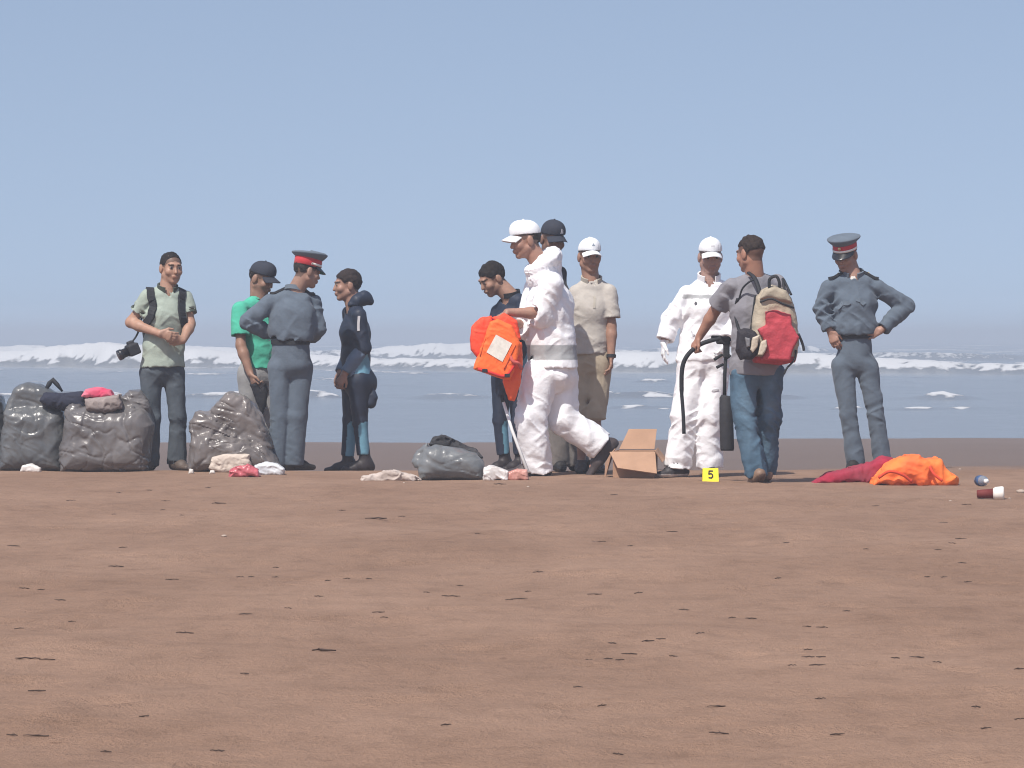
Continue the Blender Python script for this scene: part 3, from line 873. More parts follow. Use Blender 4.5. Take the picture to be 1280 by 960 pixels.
    def peaked_cap(s):
        """service cap: grey flared crown, red band, pale braid, black visor, badge"""
        k = s.hs; base = .040
        def ringpts(rx, ry, z, tl=0.0, n=36):
            return [s.hp((rx * math.sin(a), ry * -math.cos(a) + .008, z + tl * math.cos(a))) for a in [2 * math.pi * i / n for i in range(n)]]
        def lathe(name, rows, m, par, capt=False, capb=False):
            vs = []; fs = []; n = 36
            for r in rows: vs += ringpts(*r)
            for i in range(len(rows) - 1):
                for j in range(n): fs.append((i * n + j, i * n + (j + 1) % n, (i + 1) * n + (j + 1) % n, (i + 1) * n + j))
            if capt: fs.append(tuple((len(rows) - 1) * n + j for j in range(n)))
            if capb: fs.append(tuple(n - 1 - j for j in range(n)))
            return MB().add(vs, fs).build(name, m, par)
        crown = lathe('cap', [(.086, .104, base + .050), (.100, .117, base + .060, .004), (.120, .133, base + .078, .010), (.124, .137, base + .086, .012), (.122, .135, base + .091, .012), (.105, .115, base + .100, .012), (.05, .055, base + .104, .012), (.004, .004, base + .105, .012)], M_capgrey, s.root, True)
        lathe('band', [(.083, .101, base - .006), (.0865, .1045, base - .004), (.088, .106, base + .048), (.084, .102, base + .052)], M_felt_red, crown, capb=True)
        mb = MB(); vs = []; n = 20
        for i in range(n + 1):
            a = math.radians(-95 + 190 * i / n)
            for (r, z) in ((.0, -.004), (.0, .012), (.004, .012), (.004, -.004)):
                vs.append(s.hp(((.088 + r) * math.sin(a), -(.1065 + r) * math.cos(a) + .008, base + z + .006)))
        fs = []
        for i in range(n):
            for j in range(4): fs.append((i * 4 + j, (i + 1) * 4 + j, (i + 1) * 4 + (j + 1) % 4, i * 4 + (j + 1) % 4))
        mb.add(vs, fs + [(3, 2, 1, 0), (n * 4, n * 4 + 1, n * 4 + 2, n * 4 + 3)]).build('braid', M_white, crown)
        top = []; bot = []; nu, nv = 16, 6
        for i in range(nu + 1):
            a = math.radians(-72 + 144 * i / nu)
            for j in range(nv + 1):
                r = j / nv
                x = math.sin(a) * (.087 + .002 * r); y = -math.cos(a) * (.104) - r * .052 * math.cos(a * .8) + .008; z = base - .002 - r * .034 * math.cos(a * .6)
                top.append(s.hp((x, y, z + .002))); bot.append(s.hp((x, y, z - .002)))
        N = len(top); fs = []
        for i in range(nu):
            for j in range(nv):
                a = i * (nv + 1) + j; b = a + nv + 1
                fs += [(a, b, b + 1, a + 1), (N + a + 1, N + b + 1, N + b, N + a)]
            a = i * (nv + 1) + nv; fs.append((a, a + nv + 1, N + a + nv + 1, N + a))
        MB().add(top + bot, fs).build('visor', M_gloss, crown)
        b = MB(); c = s.hp((0, -.1, base + .036))
        b.tube([s.hp((0, -.098, base + .036)), s.hp((0, -.104, base + .036))], [.014, .010], 10).build('badge', M_gold, crown)
        return crown

def catmull(P, n):
    P = A(P, dtype=float); out = []
    Q = np.vstack([2 * P[0] - P[1], P, 2 * P[-1] - P[-2]])
    for i in range(1, len(Q) - 2):
        for k in range(n):
            t = k / n
            out.append(.5 * ((2 * Q[i]) + (-Q[i - 1] + Q[i + 1]) * t + (2 * Q[i - 1] - 5 * Q[i] + 4 * Q[i + 1] - Q[i + 2]) * t * t + (-Q[i - 1] + 3 * Q[i] - 3 * Q[i + 1] + Q[i + 2]) * t ** 3))
    out.append(P[-1]); return A(out)
def strap(name, pts, f, width, thick, m, parent, closed=False, flatz=False, n=6, off=0.002, loc=None):
    """ribbon that lies on the surface f=0"""
    p = A(pts) if closed else catmull(pts, n)
    nrm = None
    for it in range(8):
        d = f(p); g = grad(f, p)
        if flatz: g = g * A((1, 1, 0)); g = g / np.maximum(np.linalg.norm(g, axis=1), 1e-6)[:, None]
        p = p - g * np.clip(d - off, -.06, .06)[:, None] * .8
    # smooth the path a little
    for it in range(2):
        q = p.copy(); q[1:-1] = (p[:-2] + 2 * p[1:-1] + p[2:]) / 4
        if closed: q[0] = q[-1] = (p[-2] + 2 * p[0] + p[1]) / 4
        p = q
    g = grad(f, p, .012)
    if flatz: g = g * A((1, 1, 0)); g = g / np.maximum(np.linalg.norm(g, axis=1), 1e-6)[:, None]
    t = np.gradient(p, axis=0); t /= np.maximum(np.linalg.norm(t, axis=1), 1e-9)[:, None]
    if closed: t[0] = t[-1] = unit(p[1] - p[-2])
    sd = np.cross(t, g); sd /= np.maximum(np.linalg.norm(sd, axis=1), 1e-9)[:, None]
    vs = []; fs = []
    for i in range(len(p)):
        for (a, b) in ((-.5, -.4), (.5, -.4), (.5, 1), (-.5, 1)): vs.append(p[i] + sd[i] * width * a + g[i] * thick * b)
    for i in range(len(p) - 1):
        for k in range(4): fs.append((i * 4 + k, i * 4 + (k + 1) % 4, (i + 1) * 4 + (k + 1) % 4, (i + 1) * 4 + k))
    L_ = (len(p) - 1) * 4
    if not closed: fs += [(3, 2, 1, 0), (L_, L_ + 1, L_ + 2, L_ + 3)]
    return MB().add(vs, fs).build(name, m, parent, smooth=False, loc=loc)

# ---- colour helpers for garments (v = garment points in the person's own frame)
def flat(c): return tuple(c)
def noisy(c, amt=.06, s=5.0):
    c = A(c); return lambda v: c * (1 + amt * noise(v * s))[:, None]
WHITE = (.84, .84, .86); BAND = (.36, .37, .375)
UNI = (.104, .132, .166)

# 1 --- man in a pale green polo with a backpack
p = Person(30.5, 587, 205, 'man in pale green polo shirt and grey jeans wearing a dark backpack'); P1 = p
p.skeleton((203, 458), (209, 368), 18, 12, sw=.175, hw=.082)
p.head((214, 333), 26, 4, scale=1.06)
p.arms(dict(el=(238, 404, .0), wr=(229, 424, -.16), sh=(232, 372, .05), dir=(-.8, -.35, .1), palm=(0, .9, .3), curl=.55),
       dict(el=(163, 402, -.02), wr=(200, 416, -.20), sh=(186, 370, -.03), dir=(.95, -.2, -.22), palm=(.1, .9, .1), curl=.5))
p.legs(dict(hip=(217, 466, .02), kn=(222, 520, -.02), an=(221, 578, 0), yaw=35), dict(hip=(189, 466, -.02), kn=(190, 520, -.02), an=(187, 578, 0.02), yaw=-10))
p.skin((.40, .235, .165), stubble=.10)
p.hair(line=.088, nape=-.03, grow=.003)
p.top('polo_shirt', lambda v: np.where((v @ UP < p.P[2] - .01)[:, None], A((.33, .385, .33)), A((.33, .385, .33)) * (1 + .04 * noise(v * 6))[:, None]), ease=.022, sleeve=.30, hem=-.005, fold=.010, width=.93, sl_r=1.15)
p.trousers('jeans', noisy((.075, .09, .105), .2, 7), M_denim, ease=.006, knee=.98, cuff=.080, fold=.007, width=.95)
p.shoes((.10, .075, .06), (.04, .035, .03))
dkgreen = mat('dark_green_knit', (.06, .075, .06), rough=.9)
p.ring('collar', p.U + UP * .062 + p.fr * .012, UP + p.fr * .35, .070, .068, .012, .042, dkgreen, p.lt, gap=.9, front=p.fr)
for k, a in p.arm.items():
    d = unit(a['el'] - a['sh']); e = lerp(a['sh'], a['el'], .60)
    p.ring('sleeve_cuff', e - d * .010, d, .062, .062, .006, .02, dkgreen, unit(np.cross(d, A((0, 1, .2)))))

# 2 --- man in a green T-shirt
p = Person(31.0, 586, 320, 'man in bright green T-shirt and dark cap beside the grey-uniformed officer'); P2 = p
p.skeleton((325, 462), (323, 378), 38, 30, sw=.17, hw=.08)
p.head((327, 344), 62, 20, scale=1.05)
p.arms(dict(el=(352, 425, .12), wr=(345, 450, .0)),
       dict(el=(301, 428, -.20), wr=(313, 463, -.26), sh=(300, 383, -.13), palm=(.8, .3, 0), curl=.9))
p.legs(dict(kn=(334, 522, .05), an=(336, 580, .1)), dict(kn=(313, 522, -.03), an=(314, 580, 0)))
p.skin((.30, .175, .125), stubble=.25)
p.hair(line=.066, grow=.002, side=.02)
p.cap(M_navycap)
p.top('green_shirt', noisy((.075, .43, .30), .05), ease=.02, sleeve=.36, hem=-.04, fold=.010, sl_r=1.2, width=.9)
p.trousers('trousers', noisy((.30, .30, .30), .06), ease=.02, cuff=.075, fold=.006)
p.shoes((.03, .03, .03))
p.ring('collar', p.U + UP * .058 + p.fr * .008, UP + p.fr * .3, .066, .066, .008, .02, mat('dark_teal_knit', (.05, .13, .1), rough=.9), p.lt)

# 3 --- officer from behind
p = Person(30.4, 588, 362, 'officer in grey uniform seen from behind, red-banded cap, hand on hip'); P3 = p
p.skeleton((363, 450), (368, 372), 152, 160, sw=.185, hw=.085)
p.head((384, 338), 118, 13, scale=1.05)
p.arms(dict(el=(311, 402, .0), wr=(342, 420, .12), sh=(338, 377, .02), palm=(1, 0, 0), dir=(.8, .6, -.2)),
       dict(el=(396, 412, .05), wr=(386, 424, .20), sh=(393, 378, .06), dir=(-.6, .7, -.2)))
p.legs(dict(hip=(349, 460, 0), kn=(350, 520, .0), an=(345, 580, 0), yaw=170), dict(hip=(376, 460, .03), kn=(371, 520, 0), an=(367, 580, 0.02), yaw=118))
p.skin((.32, .195, .145), arm_r=.9)
p.hair(line=.03, grow=.003, nape=-.03, tone=(.03, .025, .022))
p.peaked_cap()
p.top('uniform_shirt', noisy(UNI, .03), ease=.016, sleeve=.97, hem=-.155, fold=.010, blouse=.012, sl_r=1.06, back=.01)
p.trousers('uniform_trousers', noisy(A(UNI) * .98, .03), ease=.012, cuff=.080, fold=.005, waist=.165, seat=.0, knee=1.1, width=1.02)
p.belt(z=.165)
p.shoes((.02, .017, .015))
for e, sh in ((1, p.arm['L']['sh']), (-1, p.arm['R']['sh'])):
    a = sh + UP * .05; b = lerp(sh, p.U, .75) + UP * .08
    strap('epaulette', [a, lerp(a, b, .5), b], p.top_f, .06, .012, M_black, p.root)
p.ring('collar', p.U + UP * .065, UP + p.fr * .35, .068, .068, .010, .035, M_capgrey, p.lt, gap=.7, front=p.fr)

# wetsuit colours
NEO = A((.017, .025, .046)); TEAL = A((.14, .31, .41)); SLATE = A((.115, .165, .24))
def suit_legs(p, lo=.13, hi=.42, stripe=0.35):
    def c(v):
        o = np.tile(NEO, (len(v), 1))
        for l in p.leg.values():
            ax = unit(l['an'] - l['kn']); q = v - l['kn']; t = (q @ ax) / np.linalg.norm(l['an'] - l['kn']); r = q - (q @ ax)[:, None] * ax
            near = np.linalg.norm(r, axis=1) < .11
            fr = (r @ p.hfr) / np.maximum(np.linalg.norm(r, axis=1), 1e-4)
            m = near & (t > .02 + .30 * np.clip(fr, -1, 1) ** 2 * (fr > 0)) & (t < .98) & (fr < .62)
            o[m] = TEAL
        return o
    return c
def suit_top(p):
    def c(v):
        o = np.tile(NEO * 1.05, (len(v), 1))
        for a in p.arm.values():
            ax = unit(a['wr'] - a['el']); t = (v - a['el']) @ ax; L_ = np.linalg.norm(a['wr'] - a['el'])
            r = np.linalg.norm((v - a['el']) - t[:, None] * ax, axis=1)
            o[(r < .062) & (t > .04) & (t < L_ + .02)] = SLATE
        z = (v - p.P) @ UP; b = (v - p.P) @ p.fr
        w = .13 * np.clip((.20 - z) / .16, 0, 1)
        o[(z > .0) & (z < .19) & (np.abs(b + .045) < w * .75) & (np.abs((v - p.P) @ p.lt) > .05)] = TEAL
        return o
    return c
# 4 --- diver in profile
p = Person(31.0, 588, 440, 'diver in black and blue wetsuit with hood down, in profile facing left'); P4 = p
p.skeleton((445, 470), (443, 388), -72, -70, sw=.155, hw=.075)
p.head((434, 353), -78, 3, scale=1.05)
p.arms(dict(el=(455, 432, -.12), wr=(431, 464, -.13), sh=(449, 391, -.13), dir=(-.5, .1, -.85), palm=(.5, .6, 0), curl=.7),
       dict(el=(440, 432, .16), wr=(425, 464, .0), dir=(-.3, -.1, -.9), palm=(.6, -.4, 0), curl=.7))
p.legs(dict(kn=(450, 524, -.06), an=(455, 575, -.05), yaw=-72), dict(kn=(438, 522, .05), an=(434, 575, .05), yaw=-78))
p.skin((.33, .19, .14), leg_r=.85, torso=.9)
p.hair(line=.058, grow=.0075, nape=-.05, tone=(.028, .019, .018))
p.top('wetsuit_top', suit_top(p), M_neo, ease=.006, sleeve=.97, hem=.0, fold=.004, sl_r=1.05, girth=1.0)
p.trousers('wetsuit_legs', suit_legs(p), M_neo, ease=.004, knee=.95, cuff=.045, fold=.0025, end=-.05, waist=.08, seat=.02, thigh=1.12)
p.shoes((.030, .024, .026), (.02, .018, .018), high=.11, name='neoprene_boot', m=M_neo)
hd = union([cone(p.pt(446, 374, -.05), p.pt(457, 369, 0), .045, .05), (cone(p.pt(457, 369), p.pt(463, 374), .045, .03), .02), (cone(p.pt(446, 374, .05), p.pt(457, 369, 0), .045, .05), .02), (cone(p.pt(438, 377, -.06), p.pt(448, 372, -.03), .02, .04), .03)])
sdf_obj('hood', lambda v: hd(v) - .008 * ridge(v * 14), p.pt(428, 392, -.2), p.pt(475, 352, .2), .006, M_neo, p.root, flat(NEO * 1.1))
strap('zip_stripe', [p.pt(448.5, 392, -.24), p.pt(447, 402, -.24), p.pt(446, 411, -.24)], p.top_f, .020, .003, M_printw, p.root)
pouch = union([cone(p.pt(463, 492, -.07), p.pt(464, 500, -.06), .035, .045), (cone(p.pt(459, 474, -.05), p.pt(468, 494, -.06), .012, .03), .02), (cone(p.pt(453, 478, -.08), p.pt(457, 500, -.06), .03, .035), .02)])
sdf_obj('hip_pouch', lambda v: pouch(v) - .006 * noise(v * 20), p.pt(440, 525, -.25), p.pt(482, 460, .15), .006, M_neo, p.root, flat(NEO))

# 5 --- diver with bowed head
p = Person(30.8, 588, 635, 'diver in dark wetsuit with bowed head behind the orange life vest'); P5 = p
p.skeleton((637, 468), (640, 376), -45, -40, sw=.165, hw=.078)
p.head((615, 346), -62, 28, scale=1.1)
p.arms(dict(el=(634, 432, -.22), wr=(616, 428, -.38)),
       dict(el=(614, 428, .05), wr=(610, 425, -.18), sh=(622, 388, .08)))
p.legs(dict(kn=(648, 525, -.08), an=(650, 576, -.06)), dict(kn=(625, 524, .03), an=(630, 576, .03)))
p.skin((.36, .21, .15), stubble=.25, leg_r=.85, torso=.9)
p.hair(line=.055, grow=.0055, nape=-.035)
p.top('wetsuit_top', suit_top(p), M_neo, ease=.008, sleeve=.97, hem=.0, fold=.0035, girth=.92)
p.trousers('wetsuit_legs', suit_legs(p), M_neo, ease=.004, knee=.95, cuff=.045, fold=.0025, end=-.05, waist=.08)
p.shoes((.030, .024, .026), (.02, .018, .018), high=.10, name='neoprene_boot', m=M_neo)
p.ring('neck_seal', p.U + UP * .066 + p.fr * .01, UP + p.fr * .3, .064, .064, .010, .04, M_black, p.lt)
strap('zip_stripe', [p.pt(619, 385, -.13), p.pt(618, 394, -.13), p.pt(617, 404, -.13)], p.top_f, .016, .003, M_printw, p.root)

# 6 --- tall walker in white
p = Person(29.35, 595, 690, 'tall man in white overalls and white cap striding left with a life vest'); P6 = p
p.skeleton((691, 462), (684, 352), -68, -66, sw=.19, hw=.085)
p.head((657, 300), -76, 10, scale=1.13)
p.arms(dict(el=(676, 392, -.17), wr=(634, 391, -.24), sh=(690, 356, -.20), dir=(-.85, -.1, -.5), palm=(.2, .3, -.9), curl=.9),
       dict(el=(662, 408, .12), wr=(640, 404, -.12), dir=(-.7, -.5, -.4), palm=(0, -.6, -.6), curl=.9))
p.legs(dict(hip=(675, 470, -.08), kn=(664, 522, -.13), an=(671, 582, -.08), yaw=-75), dict(hip=(700, 474, .06), kn=(706, 525, .05), an=(752, 560, .08), flat=False, pitch=50, yaw=-82, end=-.02))
p.skin((.36, .20, .145), stubble=.15)
p.hair(line=.066, grow=.002, nape=-.04, side=.015)
p.cap(M_whitecap)
def c6(v):
    o = np.tile(A(WHITE), (len(v), 1)); z = (v - p.P) @ UP
    o[(z > .072) & (z < .192)] = BAND
    return o
for_arm = p.arm['L']
def c6(v, p=p):
    o = np.tile(A(WHITE), (len(v), 1)); z = (v - p.P) @ UP
    w = np.minimum(np.linalg.norm(v - p.arm['L']['el'], axis=1), 9) > .14
    o[(z > .068) & (z < .185) & w] = BAND
    return o
p.top('overall_jacket', c6, M_overall, ease=.062, sleeve={'L': .60, 'R': .85}, hem=-.015, belly=.018, fold=.012, sl_r=1.12, width=.92, cuff=.012, back=.05, neck_open=.006)
p.trousers('overall_trousers', flat(WHITE), M_overall, ease=.045, knee=1.12, cuff=.105, fold=.014, end=.055, waist=.08, seat=.03, width=.95)
p.shoes((.055, .042, .042), (.03, .026, .026), high=.10, k=1.32, name='boot')
def pxpoly(p, pts, dy=0.0): return [tuple(p.pt(x, y, dy)[[0, 2]]) for x, y in pts]
hcc = p.pt(678, 331); seg_ = []      # hood pushed down into a soft roll round the neck
ringp = []
for i in range(17):
    a_ = 2 * math.pi * i / 16; bk = .5 - .5 * math.cos(a_)      # 0 at the front, 1 at the back
    ringp.append((hcc + p.fr * math.cos(a_) * (.105 - .02 * bk) + p.lt * math.sin(a_) * .098 + UP * (-.05 + .135 * bk), .024 + .018 * bk))
for (a1, r1_), (a2, r2_) in zip(ringp[:-1], ringp[1:]): seg_.append((cone(a1, a2, r1_, r2_), .02))
seg_.append((cone(hcc - p.fr * .085 + UP * .06, hcc - p.fr * .13 - UP * .10, .045, .030, p.lt, 2.0, 1.5), .05))
seg_.append((cone(hcc + UP * .0, hcc - UP * .10, .085, .115, p.lt, 1.05, 1.3), .04))
hood = union([seg_[0][0]] + seg_[1:])
sdf_obj('hood', lambda v: hood(v) - .011 * (np.maximum(ridge(v * A((13, 13, 22)) + 3), ridge(v * A((18, 18, 12)) + 8)) - .4), p.pt(640, 372, -.32), p.pt(722, 276, .32), .006, M_overall, p.root, flat(WHITE), margin=.015)

# 7 --- man in a black cap hidden behind the walker
p = Person(30.3, 593, 700, 'man in black cap with pale emblem, mostly hidden behind the striding man in white'); P7 = p
p.skeleton((700, 455), (683, 346), 25, 20, sw=.11, hw=.085)
p.head((691, 302), 24, 16, scale=1.12)
p.arms(dict(el=(692, 400, .12), wr=(690, 440, .0)), dict(el=(676, 400, .1), wr=(684, 440, .0)))
p.legs(dict(kn=(716, 525, .05), an=(722, 585, .05), yaw=40), dict(kn=(697, 525, .0), an=(698, 585, 0), yaw=10))
p.skin((.20, .115, .085), stubble=.3)
p.hair(line=.066, grow=.002, side=.02)
p.cap(M_navycap, logo=(M_printw, [[(.004, .060), (.030, .060), (.030, .068), (.004, .068)], [(.008, .068), (.016, .068), (.020, .092), (.012, .094)], [(.018, .068), (.028, .068), (.026, .086), (.021, .084)]]))
p.top('black_shirt', noisy((.02, .021, .025), .1), ease=.015, sleeve=.42, hem=.02, fold=.005)
p.trousers('trousers', noisy((.16, .145, .135), .1), ease=.018, cuff=.085, fold=.006)
p.shoes((.018, .016, .016))

# 8 --- man in beige
p = Person(29.9, 594, 738, 'man in beige polo shirt and trousers with white cap facing the camera'); P8 = p
p.skeleton((736, 452), (739, 362), 8, 8, sw=.165, hw=.082)
p.head((737, 323), 14, 4, scale=1.06)
p.arms(dict(el=(764, 410, -.04), wr=(764, 448, -.08), sh=(760, 369, -.01), dir=(0.02, -.1, -1), palm=(-1, .1, 0), curl=.45),
       dict(el=(712, 410, .03), wr=(713, 448, 0), sh=(721, 369, 0), palm=(1, 0, 0)))
p.legs(dict(kn=(744, 518, -.02), an=(744, 584, 0), yaw=20), dict(hip=(728, 458, 0), kn=(727, 518, 0), an=(727, 584, .02), yaw=-5))
p.skin((.33, .185, .13), stubble=.12)
p.hair(line=.066, grow=.002, side=.02)
p.cap(M_whitecap, logo=(M_print, [[(-.010, .078), (.012, .078), (.012, .086), (-.010, .086)], [(-.006, .087), (.006, .087), (.001, .098)]]))
p.top('beige_polo_shirt', noisy((.47, .435, .39), .04), ease=.024, sleeve=.38, hem=-.045, fold=.010, sl_r=1.2, width=.84)
p.trousers('beige_trousers', noisy((.43, .36, .265), .05), ease=.018, cuff=.07, fold=.010, waist=.10, stop=.10, width=.86)
p.shoes((.05, .04, .035))
mb_ = mat('beige_knit', (.43, .395, .335), rough=.9)
p.ring('collar', p.U + UP * .062 + p.fr * .012, UP + p.fr * .38, .070, .068, .012, .042, mb_, p.lt, gap=1.0, front=p.fr)
p.ring('watch_strap', p.arm['L']['wr'], p.arm['L']['wr'] - p.arm['L']['el'], .031, .031, .006, .022, M_black, A((1, 0, 0)))
strap('placket', [p.U + p.fr * .16 - UP * .04, p.U + p.fr * .16 - UP * .10, p.U + p.fr * .16 - UP * .16], p.top_f, .018, .0015, mb_, p.root)

# 9 --- man in white overalls, facing
p = Person(28.95, 598, 873, 'man in white overalls with grey chest stripe, white cap and one white glove'); P9 = p
p.skeleton((879, 450), (886, 360), 4, 2, sw=.182, hw=.085)
p.head((888, 322), 6, 9, scale=1.07)
p.arms(dict(el=(921, 402, .03), wr=(908, 430, -.12), sh=(914, 369, .0), dir=(-.3, -.3, -.8), palm=(-.7, .5, 0), curl=.7),
       dict(el=(840, 400, .0), wr=(830, 430, -.04), sh=(860, 370, 0), dir=(-.12, -.1, -1), palm=(1, .2, 0), curl=.35))
p.legs(dict(hip=(893, 462, 0), kn=(886, 522, -.03), an=(887, 585, 0), yaw=8), dict(hip=(866, 462, 0), kn=(856, 522, -.02), an=(848, 585, 0), yaw=-62))
p.skin((.36, .225, .185), stubble=.12, gloves=(.78, .79, .8))
p.hair(line=.066, grow=.002, side=.02)
p.cap(M_whitecap, logo=(M_printw, [[(-.012, .080), (.012, .080), (.012, .090), (-.012, .090)]]))
def c9(v, p=p):
    o = np.tile(A(WHITE), (len(v), 1)); x = (v - p.U) @ p.lt; z = (v - p.U) @ UP
    zz = z + .055 + .03 * np.maximum(x, 0) ** 1.0 * 4
    o[(np.abs(zz + .02) < .014) & (np.abs(x) < .20) & ((v - p.U) @ p.fr > .02)] = BAND
    return o
p.top('overall_jacket', c9, M_overall, ease=.030, sleeve=.93, hem=.0, fold=.010, sl_r=1.05, neck_open=.008, cuff=.004, make=False)
p.trousers('overall_trousers', flat(WHITE), M_overall, ease=.030, knee=1.12, cuff=.088, fold=.011, end=.01, waist=.16, make=False)
_lo, _hi = p.bounds(.17); _hi[2] = p.U[2] + .16; _lo[2] = -.05
sdf_obj('coverall', lambda q, a=p.top_f, b=p.tr_f: smin(a(q), b(q), .04), _lo, _hi, .0086, M_overall, p.root, c9, margin=.02)
p.shoes((.03, .026, .028), (.62, .58, .55), solez=.022, name='sneaker')
p.ring('collar', p.U + UP * .070 + p.fr * .012, UP + p.fr * .35, .076, .074, .010, .055, mat('white_collar', WHITE, rough=.7), p.lt, gap=1.0, front=p.fr)
strap('zip_pull', [p.pt(861, 367, -.3), p.pt(861, 370, -.3), p.pt(860.6, 374, -.3)], p.top_f, .018, .004, mat('grey_zip', (.1, .1, .11)), p.root)
strap('chest_pocket_flap', [p.pt(850, 416, -.3), p.pt(856, 417, -.3), p.pt(863, 417.5, -.3)], p.top_f, .012, .004, mat('grey_seam', (.5, .5, .52)), p.root)
strap('thigh_pocket_flap', [p.pt(888, 486, -.3), p.pt(894, 487, -.3), p.pt(901, 487, -.3)], p.tr_f, .016, .004, mat('grey_seam', (.5, .5, .52)), p.root)

# 10 --- man with the red backpack
p = Person(27.8, 606, 945, 'man in grey T-shirt and blue jeans seen from behind wearing a red and beige backpack'); P10 = p
p.skeleton((945, 462), (944, 358), 208, 195, sw=.18, hw=.085)
p.head((938, 319), 222, 8, scale=1.08)
p.arms(dict(el=(893, 392, .10), wr=(874, 424, .16), sh=(914, 362, -.02), dir=(-.5, .1, -.8), palm=(.8, .3, -.3), curl=1.0),
       dict(el=(984, 408, .2), wr=(968, 430, .38)))
p.legs(dict(hip=(931, 470, -.02), kn=(931, 528, -.02), an=(944, 594, -.06), yaw=205, flat=False, pitch=38), dict(hip=(962, 470, 0), kn=(961, 530, .06), an=(956, 590, .14), yaw=190))
p.skin((.34, .175, .12))
p.hair(line=.06, grow=.006, nape=.012, side=.03, tone=(.030, .020, .016))
p.top('grey_shirt', noisy((.22, .215, .235), .06), ease=.030, sleeve=.36, hem=.05, fold=.011, sl_r=1.2)
def c10(v, p=p):
    b = A((.07, .125, .18)) * (1 + .25 * noise(v * 7))[:, None]
    for l in p.leg.values():
        m = lerp(l['hip'], l['kn'], .6); w = np.exp(-(((v - m) / A((.06, .12, .13))) ** 2).sum(1)); b = b + w[:, None] * A((.09, .12, .14)) * .9
        m = lerp(l['kn'], l['an'], .35); w = np.exp(-(((v - m) / A((.05, .12, .13))) ** 2).sum(1)); b = b + w[:, None] * A((.08, .11, .13)) * .7
    return b
p.trousers('jeans', c10, M_denim, ease=.016, knee=1.05, cuff=.074, fold=.015, end=.02, waist=.06, width=.88)
p.shoes((.21, .13, .085), (.10, .06, .04), name='sandal', k=1.05)

# 11 --- officer facing
p = Person(30.5, 588, 1068, 'officer in grey uniform with hands on hips looking down at the orange heap'); P11 = p
p.skeleton((1068, 446), (1067, 352), -8, -6, sw=.195, hw=.088)
p.head((1057, 318), -28, 20, scale=1.05)
p.arms(dict(el=(1131, 383, .06), wr=(1101, 413, -.06), sh=(1098, 359, .0), dir=(-.95, -.15, .0), palm=(0, .95, -.2), curl=.35),
       dict(el=(1028, 388, .0), wr=(1038, 414, -.06), sh=(1036, 360, 0), dir=(.35, -.2, -.9), palm=(.3, .9, 0), curl=.4))
p.legs(dict(hip=(1083, 458, 0), kn=(1095, 518, -.02), an=(1103, 578, .0), yaw=10), dict(hip=(1054, 458, 0), kn=(1060, 518, -.02), an=(1069, 578, 0), yaw=-20))
p.skin((.36, .205, .15), stubble=.1, arm_r=.9)
p.hair(line=.066, grow=.002, side=.02)
p.peaked_cap()
p.top('uniform_shirt', noisy(UNI, .03), ease=.018, sleeve=.96, hem=-.175, fold=.011, blouse=.012, sl_r=1.1, neck_open=.004)
p.trousers('uniform_trousers', noisy(UNI, .03), ease=.008, cuff=.070, fold=.006, waist=.185, width=.88)
p.belt(z=.185)
p.shoes((.02, .017, .015))
for e, k in ((1, 'L'), (-1, 'R')):
    sh = p.arm[k]['sh']; a = sh + UP * .06 + p.fr * .0; b = lerp(sh, p.U, .72) + UP * .09
    st = strap('epaulette', [a, lerp(a, b, .5), b], p.top_f, .074, .014, M_black, p.root)
    m_ = lerp(a, b, .45)
    strap('rank_star', [m_ + UP * .05 - p.lt * .008, m_ + UP * .05, m_ + UP * .05 + p.lt * .008], lambda q, f=p.top_f: f(q) - .014, .014, .003, M_gold, st)
p.ring('collar', p.U + UP * .066 + p.fr * .012, UP + p.fr * .4, .070, .068, .012, .042, M_capgrey, p.lt, gap=.9, front=p.fr)
strap('undershirt', [p.U + p.fr * .1 + UP * .035 - p.lt * .025, p.U + p.fr * .1 + UP * .025, p.U + p.fr * .1 + UP * .035 + p.lt * .025], p.body_f, .03, .004, M_white, p.root)
for e in (-1, 1):
    c = p.U - UP * .14 + p.fr * .2 + p.lt * e * .085
    strap('pocket_flap', [c - p.lt * .05, c, c + p.lt * .05], p.top_f, .035, .004, M_capgrey, p.root)

# ------------------------------------------------------------------ things
class Thing:
    """like Person.pt: photo pixels plus depth offset, in the thing's own frame"""
    def __init__(s, name, D, px, label, cat, group=None, base_py=None, z=None, held=False):
        if base_py is not None and z is None and not held: D = min(D, float(at_ground(px, base_py)[1]))
        x = (px - 640) / F * D
        s.D = D; s.gz = float(ground_z(x, D)) if z is None else z
        s.base = A((x, D, s.gz)); s.dz = 0.0
        if base_py is not None: s.dz = s.gz - (H - (base_py - YH) / F * D)
        s.root = empty(name, s.base, label, cat, group)
    pt = Person.pt
def pxp(t, pts, dy=0.0): return [tuple(t.pt(x, y, dy)[[0, 2]]) for x, y in pts]
def bbox(poly, y0, y1, pad=.05):
    q = A(poly); return A((q[:, 0].min() - pad, y0 - pad, q[:, 1].min() - pad)), A((q[:, 0].max() + pad, y1 + pad, q[:, 1].max() + pad))

